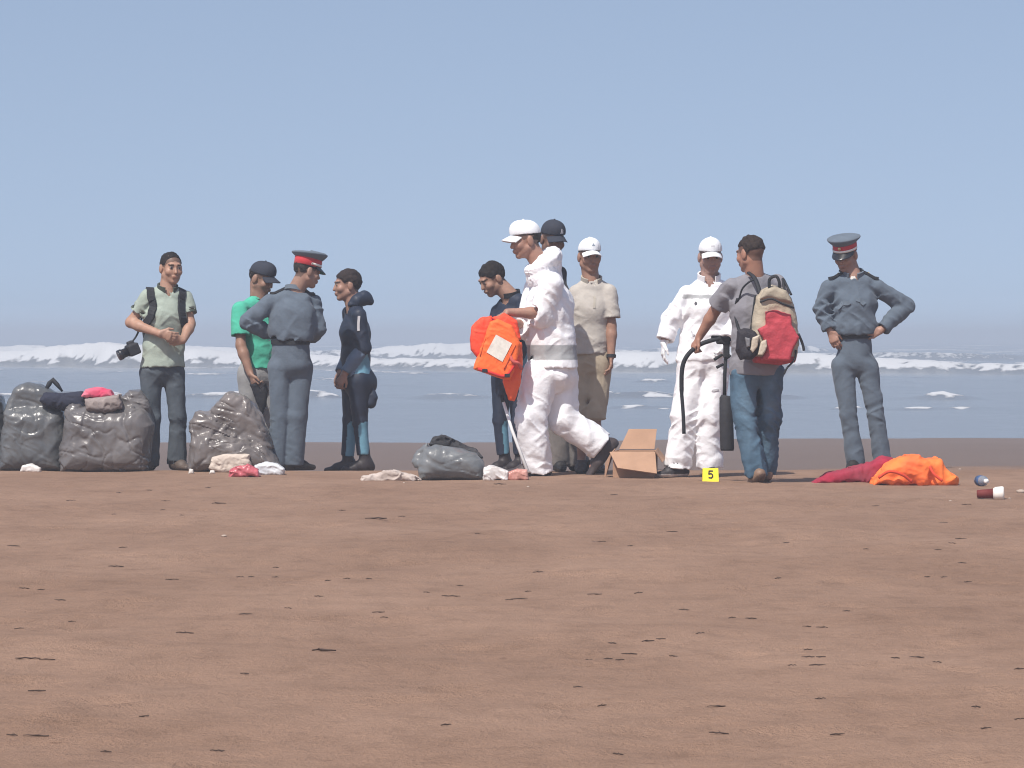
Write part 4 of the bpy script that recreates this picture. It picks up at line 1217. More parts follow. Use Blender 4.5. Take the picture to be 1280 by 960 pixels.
M_bag = mat('grey_bin_liner', attr=True, rough=.30, spec=.5, var=.18, vscale=8, bump=.40, bscale=20)
M_bagw = mat('white_plastic_film', attr=True, rough=.35, spec=.5, var=.06, bump=.4, bscale=25)
M_rag = mat('crumpled_fabric', attr=True, rough=.85, spec=.15, var=.1, vscale=16, bump=.3, bscale=45)
M_foam = mat('vest_nylon', attr=True, rough=.7, spec=.25, var=.05, vscale=12, bump=.4, bscale=40)
def crumple(v, seed, amp, fz=1.0, fs=1.0):
    v = v * fs
    w = v + .05 * np.stack([noise(v * 5 + seed), noise(v * 5 + seed + 11), noise(v * 5 + seed + 23)], 1)
    a = ridge(np.stack([w[:, 0] * 4, w[:, 1] * 4, (w[:, 2] + .35 * w[:, 0]) * 13 * fz], 1) + seed)
    b = ridge(np.stack([w[:, 0] * 10, w[:, 1] * 8, (w[:, 2] - .5 * w[:, 0]) * 9], 1) + seed + 5)
    c = noise(w * 34 + seed); e = ridge(np.stack([w[:, 0] * 17, w[:, 1] * 17, (w[:, 2] + .8 * w[:, 0]) * 24], 1) + seed + 2)
    return amp * (.70 * (np.maximum(a, b * .9) - .4) + .14 * c + .08 * e)
def film(v, seed, amp, fz=1.0, freq=1.0):
    """taut plastic film: broad swells with thin sharp creases"""
    v = v * freq
    w = v + .06 * np.stack([noise(v * 4 + seed), noise(v * 4 + seed + 11), noise(v * 4 + seed + 23)], 1)
    sw = noise(w * 4.5 + seed)
    c1 = np.exp(-(noise(np.stack([w[:, 0] * 4, w[:, 1] * 4, (w[:, 2] + .3 * w[:, 0]) * 11 * fz], 1) + seed) / .09) ** 2)
    c2 = np.exp(-(noise(np.stack([w[:, 0] * 9, w[:, 1] * 9, (w[:, 2] - .6 * w[:, 0]) * 5], 1) + seed + 31) / .08) ** 2)
    return amp * (.55 * sw - .62 * c1 - .45 * c2 + .35)
def blob(t, name, polys, color, m, seed, amp=.02, h=.0095, parent=None, ground=True, extra=None, fz=1.0, k=.03, freq=1.0):
    """polys: list of (pixel polygon, centre depth, half depth, edge radius)"""
    fs = [puff(pxp(t, pl), y0, T, r) for (pl, y0, T, r) in polys]
    f0 = union(fs, k) if len(fs) > 1 else fs[0]
    def f(v):
        d = f0(v) - (.50 * film(v, seed, amp, fz, freq * 1.15) + .55 * crumple(v, seed, amp, fz, freq) if m is M_bag else crumple(v, seed, amp, fz, freq))
        if extra is not None: d = extra(v, d)
        if ground: d = np.maximum(d, -(v[:, 2] + .012))
        return d
    lo = A([bbox(pxp(t, pl), y0 - T, y0 + T, .04 + amp)[0] for (pl, y0, T, r) in polys]).min(0)
    hi = A([bbox(pxp(t, pl), y0 - T, y0 + T, .04 + amp)[1] for (pl, y0, T, r) in polys]).max(0)
    return sdf_obj(name, f, lo, hi, h, m, parent or t.root, color, margin=amp * 1.5)
def bagcol(base, alt, seed):
    def c(v):
        n = np.clip(.5 + .9 * fbm(v * 5 + seed, 3), 0, 1)[:, None]
        return A(base) * (1 - n) + A(alt) * n
    return c
G1, G2 = (.085, .092, .098), (.135, .138, .138); W1, W2 = (.105, .098, .098), (.175, .163, .158)

# grey rubbish bags on the left
t = Thing('rubbish_bag', 30.75, -8, 'dark grey rubbish bag cut off by the left edge of the picture', 'rubbish bag', 'grey rubbish bags', base_py=586)
blob(t, 'bag_film', [([(-40, 586), (-44, 540), (-36, 500), (-12, 488), (2, 494), (10, 520), (10, 586)], .0, .24, .13)], bagcol((.05, .053, .057), (.10, .105, .11), 1), M_bag, 1.3, .026)
t = Thing('rubbish_bag', 30.6, 42, 'tall full grey rubbish bag with a bulging knotted top at left', 'rubbish bag', 'grey rubbish bags', base_py=587)
blob(t, 'bag_film', [([(2, 587), (2, 556), (8, 530), (8, 514), (20, 508), (60, 507), (80, 514), (84, 540), (80, 587)], .0, .24, .12),
                     ([(8, 515), (12, 500), (20, 482), (36, 478), (50, 481), (64, 488), (82, 495), (78, 510), (40, 516)], .02, .17, .06)], bagcol(G1, G2, 4), M_bag, 4.1, .024, k=.02, freq=1.1, h=.0095)
tie = MB().tube([t.pt(56, 488, -.06), t.pt(62, 478, -.05), t.pt(66, 474, -.03), t.pt(72, 480, -.04), t.pt(78, 488, -.05)], [.012, .02, .022, .018, .008], 7).build('knot', M_black, t.root)
t = Thing('rubbish_bag', 30.45, 138, 'widest grey rubbish bag with brownish film in front of the man in the polo', 'rubbish bag', 'grey rubbish bags', base_py=588)
blob(t, 'bag_film', [([(80, 588), (78, 560), (84, 530), (90, 512), (110, 507), (150, 512), (168, 506), (184, 512), (193, 530), (190, 556), (184, 588)], .0, .30, .14),
                     ([(153, 515), (154, 496), (164, 487), (176, 489), (186, 500), (192, 528), (170, 525)], -.06, .12, .05),
                     ([(84, 528), (84, 510), (92, 503), (102, 505), (106, 520), (96, 530)], -.08, .10, .04)], bagcol(W1, W2, 8), M_bag, 8.7, .032, k=.02, h=.0078)
t2 = Thing('navy_jacket', 30.5, 88, 'dark navy garment stuffed between the tops of the two left bags', 'garment', z=float(t.gz), base_py=588)
blob(t2, 'navy_jacket_cloth', [([(52, 500), (58, 490), (78, 492), (104, 489), (112, 496), (108, 512), (84, 513), (62, 508)], -.05, .11, .05)], (.030, .033, .052), M_rag, 3.3, 0.018, freq=2.2, ground=False)
t2 = Thing('pink_cloth', 30.45, 124, 'bright pink cloth on top of the widest grey bag', 'cloth', z=float(t.gz), base_py=588)
blob(t2, 'pink_fabric', [([(105, 494), (110, 486), (124, 483), (140, 487), (144, 495), (132, 497), (118, 496)], -.10, .09, .03)], bagcol((.62, .06, .13), (.75, .30, .36), 2), M_rag, 6.1, 0.015, freq=2.2, ground=False, h=.006)
t2 = Thing('grey_rag', 30.4, 130, 'crumpled grey and brown rags under the pink cloth in the widest bag', 'cloth', z=float(t.gz), base_py=588)
blob(t2, 'rag_fabric', [([(110, 498), (130, 496), (152, 492), (156, 508), (134, 515), (112, 512)], -.12, .11, .04)], bagcol((.10, .085, .085), (.32, .27, .25), 5), M_rag, 7.7, 0.020, freq=2.2, ground=False, h=.007)
t2 = Thing('paper_scrap', 30.2, 38, 'white paper scrap at the foot of the tall left bag', 'litter', base_py=588)
blob(t2, 'paper', [([(27, 588), (29, 581), (40, 579), (51, 584), (51, 589)], -.02, .05, .015)], (.72, .68, .64), M_bagw, 2.2, 0.013, freq=2.2, h=.006)
# heap of sacks at the green man's feet
t = Thing('rubbish_sack', 30.2, 290, 'collapsed pile of grey-brown folded sack between the polo man and the officer', 'rubbish bag', 'grey rubbish bags', base_py=589)
blob(t, 'bag_film', [([(238, 588), (240, 556), (244, 548), (262, 540), (300, 548), (330, 556), (345, 572), (352, 588)], .0, .26, .11),
                     ([(240, 556), (240, 530), (248, 517), (268, 520), (300, 545), (296, 560), (258, 562)], .0, .18, .06),
                     ([(264, 522), (266, 512), (276, 502), (286, 492), (304, 497), (314, 506), (326, 522), (334, 545), (340, 560), (300, 560), (270, 545)], .04, .19, .07)], bagcol((.13, .115, .108), (.22, .195, .185), 12), M_bag, 12.3, .040, k=.012, fz=1.3, h=.0095)
t2 = Thing('cream_cloth', 29.95, 288, 'cream cloth lying at the foot of the folded sack', 'cloth', base_py=590)
blob(t2, 'cream_fabric', [([(262, 586), (266, 572), (282, 568), (312, 568), (314, 582), (300, 590), (274, 590)], .0, .08, .03)], (.55, .47, .40), M_rag, 9.9, 0.018, freq=2.2, h=.007)
t2 = Thing('red_plastic_bag', 29.8, 304, 'crumpled red plastic bag beside the cream cloth', 'plastic bag', base_py=596)
blob(t2, 'red_film', [([(287, 597), (288, 588), (297, 583), (310, 581), (322, 588), (324, 595), (312, 594), (300, 596)], .0, .07, .02)], bagcol((.42, .05, .07), (.55, .14, .16), 3), M_bagw, 5.5, 0.022, freq=2.2, h=.006)
t2 = Thing('white_plastic_bag', 29.85, 336, 'crumpled white plastic bag beside the officer seen from behind', 'plastic bag', base_py=593)
blob(t2, 'white_film', [([(318, 592), (320, 582), (332, 578), (346, 580), (355, 586), (354, 592), (338, 594)], .0, .07, .02)], bagcol((.45, .47, .5), (.78, .79, .8), 6), M_bagw, 15.5, 0.020, freq=2.2, h=.006)
# low bag in the middle
t = Thing('rubbish_bag', 29.6, 563, 'small low grey rubbish bag in the middle beside the white litter', 'rubbish bag', 'grey rubbish bags', base_py=599)
blob(t, 'bag_film', [([(526, 599), (524, 580), (530, 560), (545, 556), (575, 560), (596, 567), (604, 580), (605, 599)], .0, .22, .10),
                     ([(516, 577), (520, 566), (534, 554), (536, 570), (530, 585), (520, 583)], -.05, .08, .03)], bagcol((.115, .125, .132), (.17, .178, .182), 22), M_bag, 22.4, .022, k=.015, freq=1.2, h=.0095)
t2 = Thing('black_rag', 28.62, 560, 'black rag poking from the top of the small low bag', 'cloth', z=float(t.gz), base_py=599)
blob(t2, 'black_fabric', [([(538, 556), (542, 548), (554, 545), (564, 549), (576, 556), (594, 563), (602, 572), (596, 570), (570, 563)], .02, .09, .02)], bagcol((.02, .02, .022), (.09, .09, .095), 5), M_rag, 31.1, 0.027, freq=2.2, ground=False, h=.006)
def scrap(name, D, cx, by, pts, c1, c2, label, seed, T=.05, amp=.012, m=None, grp=None, cat='litter'):
    t2 = Thing(name, D, cx, label, cat, grp, base_py=by)
    blob(t2, name + '_film', [(pts, .0, T, .014)], bagcol(c1, c2, seed), m or M_bagw, seed, amp * 1.2, h=.005, freq=1.7)
scrap('plastic_scrap', 29.55, 618, 600, [(605, 600), (606, 585), (616, 583), (634, 590), (634, 600)], (.6, .56, .53), (.8, .77, .75), 'white plastic litter right of the small low bag', 3.7, T=.08, amp=.02)
scrap('red_wrapper', 29.5, 647, 600, [(632, 600), (634, 592), (646, 587), (658, 588), (660, 599)], (.50, .16, .12), (.62, .36, .30), 'red and orange wrapper by the striding man\'s front boot', 8.4, T=.06, amp=.015)
scrap('pale_net', 29.6, 486, 600, [(452, 600), (454, 596), (470, 594), (480, 590), (494, 589), (502, 592), (518, 596), (526, 600), (500, 602), (470, 602)], (.38, .31, .27), (.70, .62, .56), 'strip of pale crumpled litter left of the small low bag', 4.4, T=.10, amp=.022, m=M_rag)
scrap('pale_scrap', 30.0, 239, 592, [(236, 592), (237, 586), (241, 587), (242, 592)], (.6, .55, .5), (.7, .66, .6), 'tiny pale scrap at the left end of the folded sack', 6.4, T=.02, amp=.006)
scrap('pale_scrap', 29.95, 265, 592, [(262, 592), (263, 588), (268, 588), (269, 592)], (.6, .55, .5), (.7, .66, .6), 'tiny pale scrap below the cream cloth', 7.4, T=.02, amp=.006)

# black bundle in the green man's hand
t = Thing('black_bundle', 30.70, 322, 'black bundle hanging from the hand of the man in green', 'bag', base_py=587, held=True)
blob(t, 'bundle_cloth', [([(313, 479), (320, 478), (326, 486), (332, 478), (335, 486), (332, 505), (327, 520), (324, 528), (321, 520), (324, 508), (318, 492)], .0, .05, .02)], (.022, .022, .026), M_rag, 2.9, .010, ground=False, h=.006)

# life vest in the walker's hands
t = Thing('life_vest', 29.05, 622, 'bright orange life vest with white label held by the striding man in white', 'life vest', base_py=597, held=True)
OR, RD = (.95, .165, .035), (.90, .085, .035)
blob(t, 'panel', [([(588, 424), (590, 409), (600, 398), (614, 396), (617, 408), (611, 425), (604, 444), (596, 447), (589, 438)], .02, .075, .04)], flat(RD), M_foam, 2.0, .012, freq=1.6, ground=False, h=.006)
blob(t, 'panel', [([(612, 404), (622, 400), (640, 408), (650, 430), (648, 448), (638, 476), (628, 474), (592, 462), (596, 448), (606, 424)], -.05, .065, .035)], flat(OR), M_foam, 5.0, .010, freq=1.6, ground=False, h=.006)
blob(t, 'panel', [([(636, 440), (652, 428), (653, 455), (650, 480), (643, 502), (636, 500), (629, 478)], .02, .06, .03)], flat(A(OR) * A((1, .8, 1))), M_foam, 9.0, .012, freq=1.6, ground=False, h=.006)
blob(t, 'panel', [([(616, 398), (630, 392), (646, 402), (651, 425), (640, 425)], .02, .06, .03)], flat(RD), M_foam, 11.0, .012, freq=1.6, ground=False, h=.006)
lf = lambda v, t=t: puff(pxp(t, [(612, 404), (622, 400), (640, 408), (650, 430), (648, 448), (638, 476), (628, 474), (592, 462), (596, 448), (606, 424)]), -.05, .065, .035)(v) - crumple(v, 5.0, .010, 1.0, 1.6)
lab = [t.pt(x, y, -.17) for x, y in ((620, 419), (640, 430), (628, 453), (608, 441))]
def proj(f, q, d=A((0, 1.0, 0)), off=.008):
    q = A(q, dtype=float)
    for _ in range(80):
        dd = f(q[None])[0]
        if dd < off: break
        q = q + d * max(dd * .7, .001)
    return q
n = 8; vs = []; fs = []
for i in range(n + 1):
    for j in range(n + 1):
        a, b = i / n, j / n
        vs.append(proj(lf, (lab[0] * (1 - a) + lab[1] * a) * (1 - b) + (lab[3] * (1 - a) + lab[2] * a) * b))
for i in range(n):
    for j in range(n): fs.append((i * (n + 1) + j, i * (n + 1) + j + 1, (i + 1) * (n + 1) + j + 1, (i + 1) * (n + 1) + j))
MB().add(vs, fs).build('label_patch', mat('label_white', (.78, .74, .66), rough=.6, var=.1, vscale=40), t.root)
MB().tube(catmull([t.pt(598, 462, -.11), t.pt(612, 466, -.13), t.pt(630, 471, -.12), t.pt(640, 462, -.11), t.pt(648, 445, -.09)], 5), .010, 6).build('strap', mat('red_webbing', (.6, .03, .03)), t.root)
MB().tube(catmull([t.pt(636, 440, -.1), t.pt(641, 452, -.12), t.pt(648, 455, -.1), t.pt(652, 462, -.06)], 5), .014, 6).build('strap', mat('red_webbing', (.62, .12, .10)), t.root)
for bx, by, bd in ((606, 464, -.135), (634, 470, -.135)):
    MB().box(t.pt(bx, by, bd), (.020, .010, .014)).build('buckle', M_gloss, t.root, smooth=False, bevel=.003)
for q0, q1 in (((600, 446), (606, 424)), ((630, 462), (644, 432))):
    MB().tube([proj(lf, t.pt(*lerp(q0, q1, i / 5), -.2), off=.004) for i in range(6)], .006, 5).build('seam', mat('orange_seam', (.75, .12, .03)), t.root)
t = Thing('white_stick', 29.2, 656, 'thin white stick slanting to the ground beside the striding man\'s front leg', 'stick', base_py=596, held=True)
MB().tube([t.pt(629, 502, -.06), t.pt(640, 538, -.07), t.pt(660, 590, -.22)], [.012, .012, .014], 8).build('shaft', mat('white_paint', (.75, .75, .74), rough=.5), t.root)
MB().tube([t.pt(627, 494, -.055), t.pt(629, 503, -.06)], [.015, .015], 8).build('handle', M_black, t.root)

# backpack and camera of the man in the polo
c0 = P1.pt(204, 398, .20)
bp1 = empty('backpack', P1.base + c0, 'dark backpack on the back of the man in the pale green polo', 'backpack')
Mx = np.stack([P1.lt, -P1.fr, UP], 1)
f1 = union([rbox(c0, (.155, .085, .24), .06, Mx), (rbox(c0 - P1.fr * .08 - UP * .06, (.12, .05, .14), .04, Mx), .02)])
o = sdf_obj('pack_body', lambda v: f1(v) - .008 * noise(v * 12), c0 - .36, c0 + .36, .008, M_nylon, bp1, flat((.028, .035, .034))); o.location = -Vector(c0)
for pts in ([(186, 358, .06), (188, 366, -.10), (187, 380, -.18), (184, 395, -.17), (180, 405, -.08), (176, 412, .05)], [(224, 362, .08), (229, 368, -.05), (231, 380, -.10), (230, 395, -.10), (228, 408, -.02), (226, 416, .08)]):
    strap('shoulder_strap', [P1.pt(*q) for q in pts], P1.top_f, .058, .016, M_black, bp1, loc=-Vector(c0))
t = Thing('camera', 30.42, 162, 'black camera hanging at the hip of the man in the pale green polo', 'camera', base_py=587, held=True)
Mc = np.stack([unit((.85, .35, .38)), unit((-.35, .93, 0)), unit((-.35, -.15, .92))], 1)
cc = t.pt(166, 435, -.02); ax = Mc[:, 0]
body = union([rbox(cc, (.045, .055, .045), .012, Mc), (rbox(cc + Mc[:, 2] * .05, (.025, .03, .02), .008, Mc), .01)])
sdf_obj('camera_body', body, cc - .12, cc + .12, .005, M_nylon, t.root, flat((.025, .027, .032)))
MB().tube([cc - ax * .04, cc - ax * .09, cc - ax * .095, cc - ax * .125], [.036, .036, .042, .042], 18).build('lens', M_gloss, t.root)
MB().tube([cc - ax * .1251, cc - ax * .128], [.034, .030], 18).build('front_glass', mat('lens_glass', (.05, .06, .08), rough=.08, spec=.9), t.root)
MB().tube(catmull([cc + Mc[:, 2] * .04 - P1.fr * .03, t.pt(172, 415, .06), t.pt(177, 395, .1)], 6), .008, 6).build('neck_strap', M_black, t.root)

# red and beige backpack
p = P10
Fb = -p.fr                       # outward direction of the pack
Lb = p.lt
c0 = p.pt(966, 408, -.30)
bp2 = empty('backpack', p.base + c0, 'red and beige backpack with black straps on the man in jeans', 'backpack')
off = -Vector(c0)
pk = lambda pts: [tuple(p.pt(x, y, -.3)[[0, 2]]) for x, y in pts]
BEIGE, RED = (.42, .36, .27), (.40, .045, .060)
mainp = pk([(946, 376), (952, 366), (966, 360), (982, 364), (990, 376), (996, 400), (1000, 432), (994, 455), (975, 459), (944, 455), (938, 440), (940, 410)])
fm = puff(mainp, c0[1] + .10, .135, .07)
frill = lambda v: fm(v) - .010 * noise(v * 9) - .004 * ridge(v * 22)
def cbp(v):
    c = np.tile(A(BEIGE), (len(v), 1)) * (1 + .1 * noise(v * 14))[:, None]
    z = v[:, 2] - p.pt(0, 448)[2]
    c[z < 0] = RED
    return c
lo, hi = bbox(mainp, c0[1] - .08, c0[1] + .27)
o = sdf_obj('pack_body', frill, lo, hi, .007, M_nylon, bp2, cbp, margin=.02); o.location = off
redp = pk([(955.7, 392.6), (965, 391), (972.6, 392), (987.6, 396.3), (990, 409.5), (998, 424.5), (991, 439.5), (986, 453), (950, 453), (957, 440), (953, 425), (947, 415), (957, 409)])
fr_ = puff(redp, c0[1] - .03, .045, .018)
o = sdf_obj('front_pocket', lambda v: fr_(v) - .006 * noise(v * 16) - .003 * ridge(v * 25), *bbox(redp, c0[1] - .08, c0[1] + .02, .03), .006, M_nylon, bp2, bagcol(RED, A(RED) * 1.3, 3), margin=.015); o.location = off
lid = pk([(948, 378), (955, 366), (968, 361), (982, 366), (990, 382), (976, 380), (962, 376)])
fl_ = puff(lid, c0[1] + .03, .10, .03)
o = sdf_obj('top_lid', lambda v: fl_(v) - .005 * noise(v * 18), *bbox(lid, c0[1] - .07, c0[1] + .13, .03), .006, M_nylon, bp2, flat((.36, .31, .235)), margin=.01); o.location = off
for nm, pts, r in (('lid_strap', [(950, 381, -.41), (964, 377, -.42), (978, 383, -.42), (992, 388, -.38)], .011), ('carry_handle', [(962, 366, -.32), (962, 353, -.33), (970, 349, -.34), (974, 356, -.34), (974, 366, -.33)], .016),
                   ('side_strap', [(989, 372, -.35), (979, 352, -.28), (980, 362, -.33), (982, 372, -.36)], .010), ('side_strap', [(998, 420, -.32), (1003, 432, -.30), (1005, 441, -.3)], .012),
                   ('side_strap', [(995, 440, -.33), (993, 452, -.33), (984, 462, -.34), (980, 470, -.34)], .010), ('shoulder_strap', [(951, 372, -.26), (944, 352, -.18), (936, 344, -.08)], .017),
                   ('side_strap', [(944, 352, -.19), (936, 356, -.18), (928, 364, -.15), (924, 376, -.12)], .010), ('side_strap', [(922, 376, -.13), (919, 390, -.10), (922, 410, -.12), (927, 420, -.16)], .012), ('side_strap', [(944, 372, -.25), (941, 395, -.25), (938, 418, -.25)], .010)):
    MB().tube(catmull([p.pt(*q) for q in pts], 6), r, 6, flat=.7).build(nm, M_black, bp2, loc=off)
pouch = pk([(921, 416), (930, 413), (944, 416), (950, 424), (948, 444), (940, 452), (926, 452), (920, 440)])
fp = puff(pouch, c0[1] + .0, .08, .04)
o = sdf_obj('side_pouch', lambda v: fp(v) - .01 * noise(v * 14), *bbox(pouch, c0[1] - .09, c0[1] + .09, .04), .006, M_nylon, bp2, flat((.025, .022, .028)), margin=.015); o.location = off
for i, q in enumerate(([(940, 425), (948, 422), (946, 436), (940, 445), (936, 440)], [(950, 430), (957, 427), (958, 436), (952, 447), (945, 447)], [(930, 424), (937, 426), (937, 436), (932, 438)])):
    q = pk(q); fq = puff(q, c0[1] - .08, .035, .012)
    o = sdf_obj('pale_cloth_patch', lambda v: fq(v) - .005 * noise(v * 25), *bbox(q, c0[1] - .12, c0[1] - .03, .02), .005, M_nylon, bp2, flat((.50, .43, .34) if i < 2 else (.2, .2, .21))); o.location = off

# the black pole instrument between the man in jeans and the man in overalls
t = Thing('pole_instrument', 27.98, 904, 'black pole instrument with thick lower tube and curved hose held by the backpacker', 'instrument', base_py=604, held=True)
q = lambda *a: t.pt(*a)
MB().tube([q(908, 434, 0), q(906, 470, 0), q(905.5, 505, 0)], .013, 10).build('rod', M_black, t.root)
tub = MB().tube([q(908, 497, 0), q(907.5, 500, 0), q(908, 530, 0), q(909, 563, 0), q(909, 566, 0)], [.035, .047, .050, .050, .046], 16).build('padded_tube', mat('black_sleeve', (.028, .028, .032), rough=.75, bump=.5, bscale=30), t.root)
MB().tube(catmull([q(902, 426, -.02), q(890, 428, -.03), q(874, 434, -.03), q(860, 446, -.03), q(853, 462, -.02), q(852, 490, 0), q(854, 520, 0), q(855, 545, 0)], 6), [.016] * 31 + [.013] * 12, 8).build('curved_hose', M_black, t.root)
hd_ = union([rbox(q(904, 428, 0), (.05, .035, .028), .012), (rbox(q(908, 440, 0), (.022, .03, .06), .01), .01), (rbox(q(895, 424, -.01), (.035, .018, .012), .006), .01)])
sdf_obj('head_block', hd_, q(880, 462, -.12), q(930, 410, .12), .005, M_nylon, t.root, flat((.02, .02, .023)))
for a, b in (((903, 446, 0), (893, 452, -.03)), ((904, 458, 0), (896, 462, -.02)), ((912, 428, 0), (924, 423, -.06)), ((906, 452, 0), (913, 447, -.02))):
    MB().tube([q(*a), q(*b)], [.009, .012], 7).build('clamp_lever', M_black, t.root)

# evidence marker
t = Thing('evidence_marker', 28.35, 888, 'small yellow evidence marker numbered 5 in front of the overalled man', 'marker', base_py=602)
w, hh, dp = .058, .098, .045
v_ = [(-w, -dp, 0), (w, -dp, 0), (w * .96, -.004, hh), (-w * .96, -.004, hh), (-w, dp, 0), (w, dp, 0), (w * .96, .004, hh), (-w * .96, .004, hh)]
MB().add([A(q_) + A((0, 0, -.004)) for q_ in v_], [(0, 1, 2, 3), (5, 4, 7, 6), (3, 2, 6, 7), (0, 3, 7, 4), (1, 5, 6, 2)]).build('tent', mat('yellow_plastic', (.86, .68, .02), rough=.45, var=.03), t.root, smooth=False)
nb_ = MB(); tl = math.atan2(dp - .004, hh)
def strokes(pts, wd=.009):
    for a, b in zip(pts[:-1], pts[1:]):
        a = A(a); b = A(b); d = unit(b - a); nn = A((-d[1], d[0])) * wd / 2; a = a - d * wd * .3; b = b + d * wd * .3
        vs = []
        for (x, z) in (a - nn, b - nn, b + nn, a + nn): vs.append((x, -dp + (dp - .004) * (z / hh) - .0025, z))
        nb_.add(vs, [(0, 1, 2, 3)])
strokes([(.014, .074), (-.010, .074), (-.013, .053), (.004, .056), (.014, .047), (.014, .034), (.004, .025), (-.013, .028)])
nb_.build('number', mat('marker_ink', (.02, .02, .02), rough=.6), t.root, smooth=False)

# cardboard box with open flaps
t = Thing('cardboard_box', 29.25, 796, 'open brown cardboard box with raised flaps between the two men in white', 'box', base_py=597)
M_card = mat('cardboard', (.42, .255, .165), rough=.85, var=.10, vscale=8, bump=.1, bscale=50)
def panel(name, pts, th=.006, m=M_card):
    a = [A(q_) for q_ in pts]; n_ = unit(np.cross(a[1] - a[0], a[-1] - a[0])) * th / 2
    k = len(a); vs = [q_ + n_ for q_ in a] + [q_ - n_ for q_ in a]
    fs = [tuple(range(k)), tuple(range(2 * k - 1, k - 1, -1))] + [(i, i + k, (i + 1) % k + k, (i + 1) % k) for i in range(k)]
    return MB().add(vs, fs).build(name, m, t.root, smooth=False)
g = t.pt
zt = g(0, 564)[2]
fl, fr2 = g(766, 597, -.02), g(818, 597, -.02); bl, br = g(772, 590, .30), g(822, 590, .30)
fl[2] = fr2[2] = bl[2] = br[2] = 0.0
up = A((0, 0, zt))
panel('front_wall', [fl, fr2, fr2 + up, fl + up]); panel('back_wall', [br + A((0, .005, 0)), bl + A((0, .005, 0)), bl + up + A((0, .005, 0)), br + up + A((0, .005, 0))])
panel('side_wall', [bl + A((.004, 0, 0)), fl + A((.004, .006, 0)), fl + up + A((.004, .006, 0)), bl + up + A((.004, 0, 0))]); panel('side_wall', [fr2 - A((.004, -.006, 0)), br - A((.004, 0, 0)), br + up - A((.004, 0, 0)), fr2 + up - A((.004, -.006, 0))])
panel('flap', [g(762, 565, -.04), g(819, 565, -.04), g(821, 591, -.19), g(772, 584, -.19)])
panel('flap', [g(774, 563, .30), g(818, 563, .30), g(821, 538, .38), g(786, 538, .38)])
panel('flap', [g(764, 566, -.02), g(769, 562, .28), g(757, 580, .24), g(756, 598, -.01)])
panel('flap', [g(819, 564, -.01), g(822, 561, .28), g(832, 574, .26), g(828, 578, .01)])

# crumpled heap by the right-hand officer
t = Thing('red_sheet', 30.0, 1064, 'crumpled crimson sheet spread on the sand left of the orange heap', 'sheet', base_py=603)
blob(t, 'crimson_fabric', [([(1016, 603), (1022, 598), (1034, 592), (1052, 588), (1070, 583), (1090, 578), (1104, 570), (1114, 572), (1112, 598), (1098, 604), (1060, 600), (1040, 602)], .0, .16, .03)], bagcol((.36, .02, .05), (.24, .06, .08), 6), M_rag, 41.0, .030, h=.008, freq=1.15)
t = Thing('orange_sheet', 29.85, 1142, 'crumpled bright orange life vest heap on the sand by the right-hand officer', 'life vest', base_py=606)
blob(t, 'orange_fabric', [([(1091, 605), (1098, 594), (1110, 582), (1124, 573), (1146, 570), (1156, 575), (1160, 582), (1156, 605), (1120, 606)], .0, .17, .05),
                          ([(1150, 606), (1152, 584), (1160, 574), (1172, 574), (1180, 586), (1196, 598), (1194, 605), (1170, 606)], .02, .14, .04)], bagcol((.95, .24, .045), (.95, .15, .05), 2), M_foam, 45.0, .042, h=.008, k=.012, freq=.95)

for pts in ([(1098, 596, -.20), (1112, 588, -.22), (1128, 592, -.22), (1140, 601, -.20)], [(1162, 582, -.16), (1168, 592, -.18), (1178, 600, -.18)]):
    MB().tube(catmull([t.pt(*q_) for q_ in pts], 6), .011, 6).build('strap', mat('red_orange_webbing', (.7, .07, .03)), t.root)
# bottle, cup and scraps on the right
t = Thing('plastic_bottle', 29.0, 1226, 'clear plastic bottle with blue label and white cap lying on the sand', 'bottle', base_py=608)
M_pet = mat('clear_plastic', (.80, .84, .88), rough=.12, spec=.6, trans=.75, var=.02)
a = t.pt(1222, 602, .08) * A((1, 1, 0)) + UP * .036; d = unit((.25, -.95, 0)); 
MB().tube([a, a + d * .008, a + d * .02, a + d * .11, a + d * .14, a + d * .155], [.012, .030, .036, .036, .022, .014], 16).build('bottle_body', M_pet, t.root)
MB().tube([a + d * .035, a + d * .095], [.0375, .0375], 16).build('paper_band', mat('blue_label', (.05, .10, .22), rough=.5), t.root)
MB().tube([a + d * .152, a + d * .175], [.0165, .0165], 12).build('screw_cap', mat('white_cap_plastic', (.8, .8, .78), rough=.4), t.root)
t = Thing('paper_cup', 27.6, 1236, 'white drinking cup with dark red sleeve lying on its side', 'cup', base_py=624)
a = t.pt(1221, 620, .0) * A((1, 1, 0)) + UP * .034; d = unit((1, -.15, .03))
MB().tube([a, a + d * .004, a + d * .105], [.020, .026, .032], 16).build('cup_sleeve', mat('dark_red_card', (.16, .025, .022), rough=.7), t.root)
MB().tube([a + d * .1052, a + d * .12, a + d * .165, a + d * .175], [.033, .042, .046, .040], 18).build('cup_bowl', mat('white_card', (.78, .74, .68), rough=.6), t.root)
def pebble(px, py, w, label, c):
    g_ = at_ground(px, py); mb = MB(); vs = []; n = 7
    for i, (r, z) in enumerate(((.7, 0), (1, .35), (.75, .75), (.3, .95))):
        for k in range(n): a_ = 2 * math.pi * k / n + i * .3; rr = r * w * (.8 + .4 * R.random()); vs.append((rr * math.cos(a_), rr * math.sin(a_) * .7, z * w * .8))
    fs = [(i * n + k, i * n + (k + 1) % n, (i + 1) * n + (k + 1) % n, (i + 1) * n + k) for i in range(3) for k in range(n)] + [tuple(3 * n + k for k in range(n)), tuple(n - 1 - k for k in range(n))]
    o = mb.add(vs, fs).build('shell_fragment', c, None); o.location = g_ - UP * w * .1
    tag(o, label, 'shell', 'pale shell fragments on the sand')
M_shell = mat('shell', (.42, .34, .28), rough=.8)
